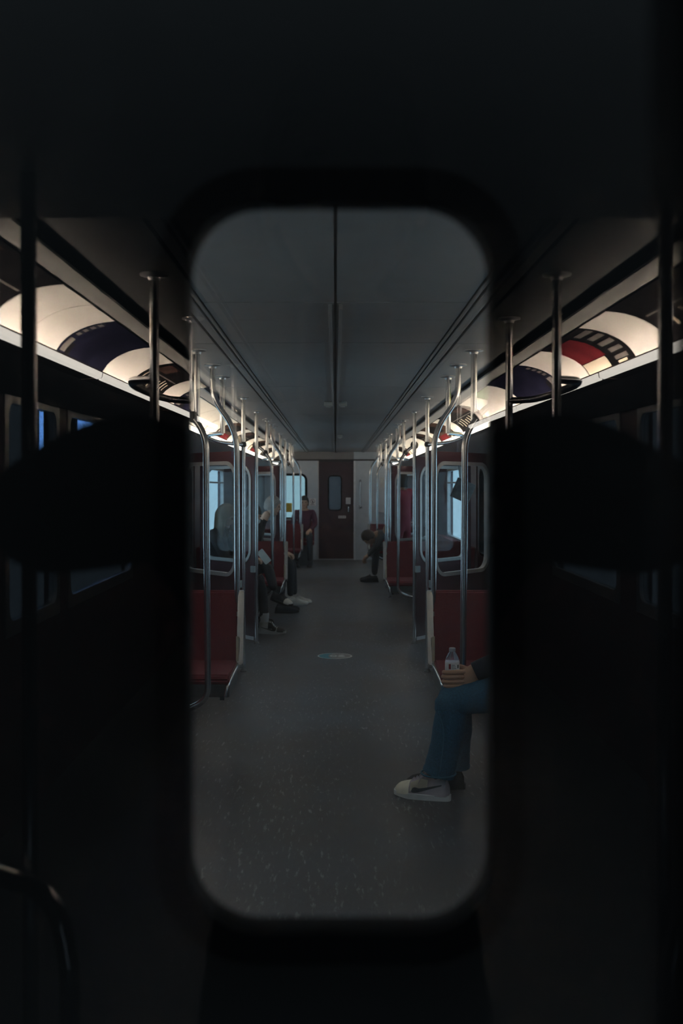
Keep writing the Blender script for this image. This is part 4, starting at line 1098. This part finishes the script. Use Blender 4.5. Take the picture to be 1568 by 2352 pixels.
# own door: window the photographer looks through
ofr = Fr((0, PANE_Y, 0), (1, 0, 0), (0, 0, 1))
OU0, OU1, OV0, OV1 = -0.150, 0.1345, CAM_H-0.36, CAM_H+0.26
hole = rrect(OU0, OU1, OV0, OV1, 0.03, 8)
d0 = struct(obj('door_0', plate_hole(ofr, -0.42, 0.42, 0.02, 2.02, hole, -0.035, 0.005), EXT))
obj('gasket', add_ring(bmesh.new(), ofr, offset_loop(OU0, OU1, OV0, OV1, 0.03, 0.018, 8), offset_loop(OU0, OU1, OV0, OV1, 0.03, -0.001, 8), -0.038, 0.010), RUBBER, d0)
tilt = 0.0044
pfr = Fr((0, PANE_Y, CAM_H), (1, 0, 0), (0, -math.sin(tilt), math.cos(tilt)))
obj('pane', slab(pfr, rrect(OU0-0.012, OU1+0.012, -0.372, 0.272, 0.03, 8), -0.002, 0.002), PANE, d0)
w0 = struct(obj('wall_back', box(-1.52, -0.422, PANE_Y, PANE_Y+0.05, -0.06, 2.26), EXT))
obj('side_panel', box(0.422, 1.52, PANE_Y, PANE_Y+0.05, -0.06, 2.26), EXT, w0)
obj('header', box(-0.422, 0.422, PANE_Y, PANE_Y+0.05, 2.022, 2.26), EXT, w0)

# ------------------------------------------------------------------ the photographer's own car, seen mirrored in the pane
set_map(own)
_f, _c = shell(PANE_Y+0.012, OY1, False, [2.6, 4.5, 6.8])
for s in (-1, 1): cove(s, 2.42, OY1, _c, False, 1.80)
obj('vestibule_shade_slab', box(-1.42, 1.42, PANE_Y+0.03, 2.40, 2.08, 2.12), CEIL_DARK, _c)  # added black slab standing in for unlit ceiling; also blocks light
OWIN = {-1: [(4.05, 4.85), (5.0, 6.6)], 1: [(3.9, 4.9), (5.2, 6.8)]}
for s in (-1, 1):
    sd = 'left' if s < 0 else 'right'
    side_wall(s, PANE_Y+0.012, OY1, OWIN[s], [], 'wall_'+sd, 1.80)
    for (a, b) in OWIN[s]:
        wn += 2
        fr = Fr((s*(WX+0.012), 0, 0), (0, 1, 0), (0, 0, 1))
        w = struct(obj('window_%d' % wn, plate_hole(fr, a, b, 0.80, 1.80, rrect(a+0.05, b-0.05, 0.86, 1.770, 0.06), -0.02, 0.02), STEEL_DULL))
        obj('pane', slab(fr, rrect(a+0.04, b-0.04, 0.85, 1.778, 0.06), -0.003, 0.003), glass('dark_own_window', 0.05, (0.15, 0.16, 0.17)), w)
struct(obj('wall_end', box(-1.52, 1.52, OY1, OY1+0.05, -0.06, 2.26), WALLD))
OADS_L = [(2.45, 3.36, 'black'), (3.36, 3.75, 'white'), (3.75, 4.15, 'white'), (4.15, 4.97, 'navy'), (4.97, 5.65, 'white'), (5.65, 6.6, 'black'), (6.6, 7.15, 'white'), (7.15, 9.0, 'navy')]
OADS_R = [(2.45, 3.9, 'black'), (3.9, 4.33, 'white'), (4.33, 5.12, 'red'), (5.12, 5.75, 'white'), (5.75, 7.0, 'navy'), (7.0, 9.0, 'white')]
for s, A in ((-1, OADS_L), (1, OADS_R)):
    sd = 'left' if s < 0 else 'right'
    cnt = {}
    for (a, b, k) in A:
        i = cnt.get(k, 0); cnt[k] = i+1
        ad(s, a, b, k, '%s ad card mirrored on the %s, %s of that kind' % (WORD[k], sd, ORD[i]), 'mirrored ad cards on the %s' % sd)
    y = 2.5; i = 0
    while y < 9.0:
        y2 = min(y+2.1, 9.1)
        fixture(s, y, y2, tube_own, lens_own, '%s lamp strip mirrored in the glass on the %s' % (ORD[i], sd), 'mirrored lamp strips on the %s' % sd)
        y = y2; i += 1
    for i, (y, z0) in enumerate(((2.05 if s < 0 else 2.33, 0.0), (3.47, 1.2), (4.42, 1.2), (6.2, 0.0))):
        straight_pole(s*0.70, y, z0, '%s mirrored grab pole on the %s, counted from the door' % (ORD[i], sd), 'mirrored grab poles', 'grab_pole')
    path = [(s*0.70, 3.47, 1.80), (s*0.79, 3.52, 1.80), (s*0.82, 3.7, 1.80), (s*0.82, 4.15, 1.80), (s*0.79, 4.36, 1.80), (s*0.70, 4.42, 1.80)]
    tag(obj('overhead_rail', tube(path, 0.015, 0.12, 10), STEEL, None, True), 'bowed overhead rail mirrored in the glass on the %s' % sd, 'rail', 'mirrored overhead rails')
for s in (-1, 1):
    sd = 'left' if s < 0 else 'right'
    tag(obj('guard_rail', tube([(s*0.80, 2.02, 0.66), (s*0.635, 1.98, 0.63), (s*0.60, 1.98, 0.50), (s*0.60, 1.98, 0.0)], 0.02, 0.12, 12), STEEL, None, True), 'curved steel rail mirrored low in the glass on the %s' % sd, 'rail', 'mirrored low rails')
set_map(ident)
# added glowing panels outside the own car's window, giving blue patches in the glass
for i, (y0, y1) in enumerate(((0.77-6.30, 0.77-6.05), (0.77-7.45, 0.77-6.95))):
    pb = tag(obj('added_glow_panel', box(-1.86, -1.80, y0, y1, 1.45, 1.92, 0.008), BLACKP), ['added blue glow panel mirrored at the left pole', 'added blue glow panel mirrored right of its twin'][i]+' outside a window', 'added glow panel', 'added blue glow panels')
    obj('lit_face', box(-1.80, -1.796, y0+0.01, y1-0.01, 1.46, 1.91), emission('added_blue_glow', (0.20, 0.48, 1.0), 110.0), pb)

# ------------------------------------------------------------------ the photographer, mirrored as a dark shape
JP = dict(pelvis=(0, 0, 0.98), waist=(0, 0, 1.16), chest=(0.0, 0, 1.33), neck=(0.0, 0, 1.55), head=(0.03, 0, 1.74), sh_l=(0.0, 0.205, 1.465), sh_r=(0.0, -0.205, 1.465), el_l=(0.03, 0.34, 1.40), el_r=(0.03, -0.34, 1.40),
          wr_l=(0.13, 0.11, 1.42), wr_r=(0.13, -0.11, 1.42), hip_l=(0, 0.09, 0.93), hip_r=(0, -0.09, 0.93), kn_l=(0.01, 0.10, 0.51), kn_r=(0.01, -0.10, 0.51))
person('photographer in black raising a camera, mirrored as a dark shape', (0.01, -0.25), PI/2, BLACKC, DENIMK, HAIR_B, SKIN_A, JP, 0.0, stand=True, shoes=SH_BLACK, group=None, bulk=1.28)
cm = tag(obj('hand_held_camera', box(-0.062, 0.062, -0.075, -0.042, 1.41, 1.485, 0.008), BLACKP, None, True), 'black camera held by the photographer, mirrored in the glass', 'camera')
obj('lens_barrel', lathe((0, -0.043, 1.45), [(0.030, 0.0), (0.030, 0.025), (0.026, 0.028), (0.026, 0.034)], 24, 'Y'), BLACKP, cm, True)

for o in bpy.data.objects:
    if '_b' in o: del o['_b']
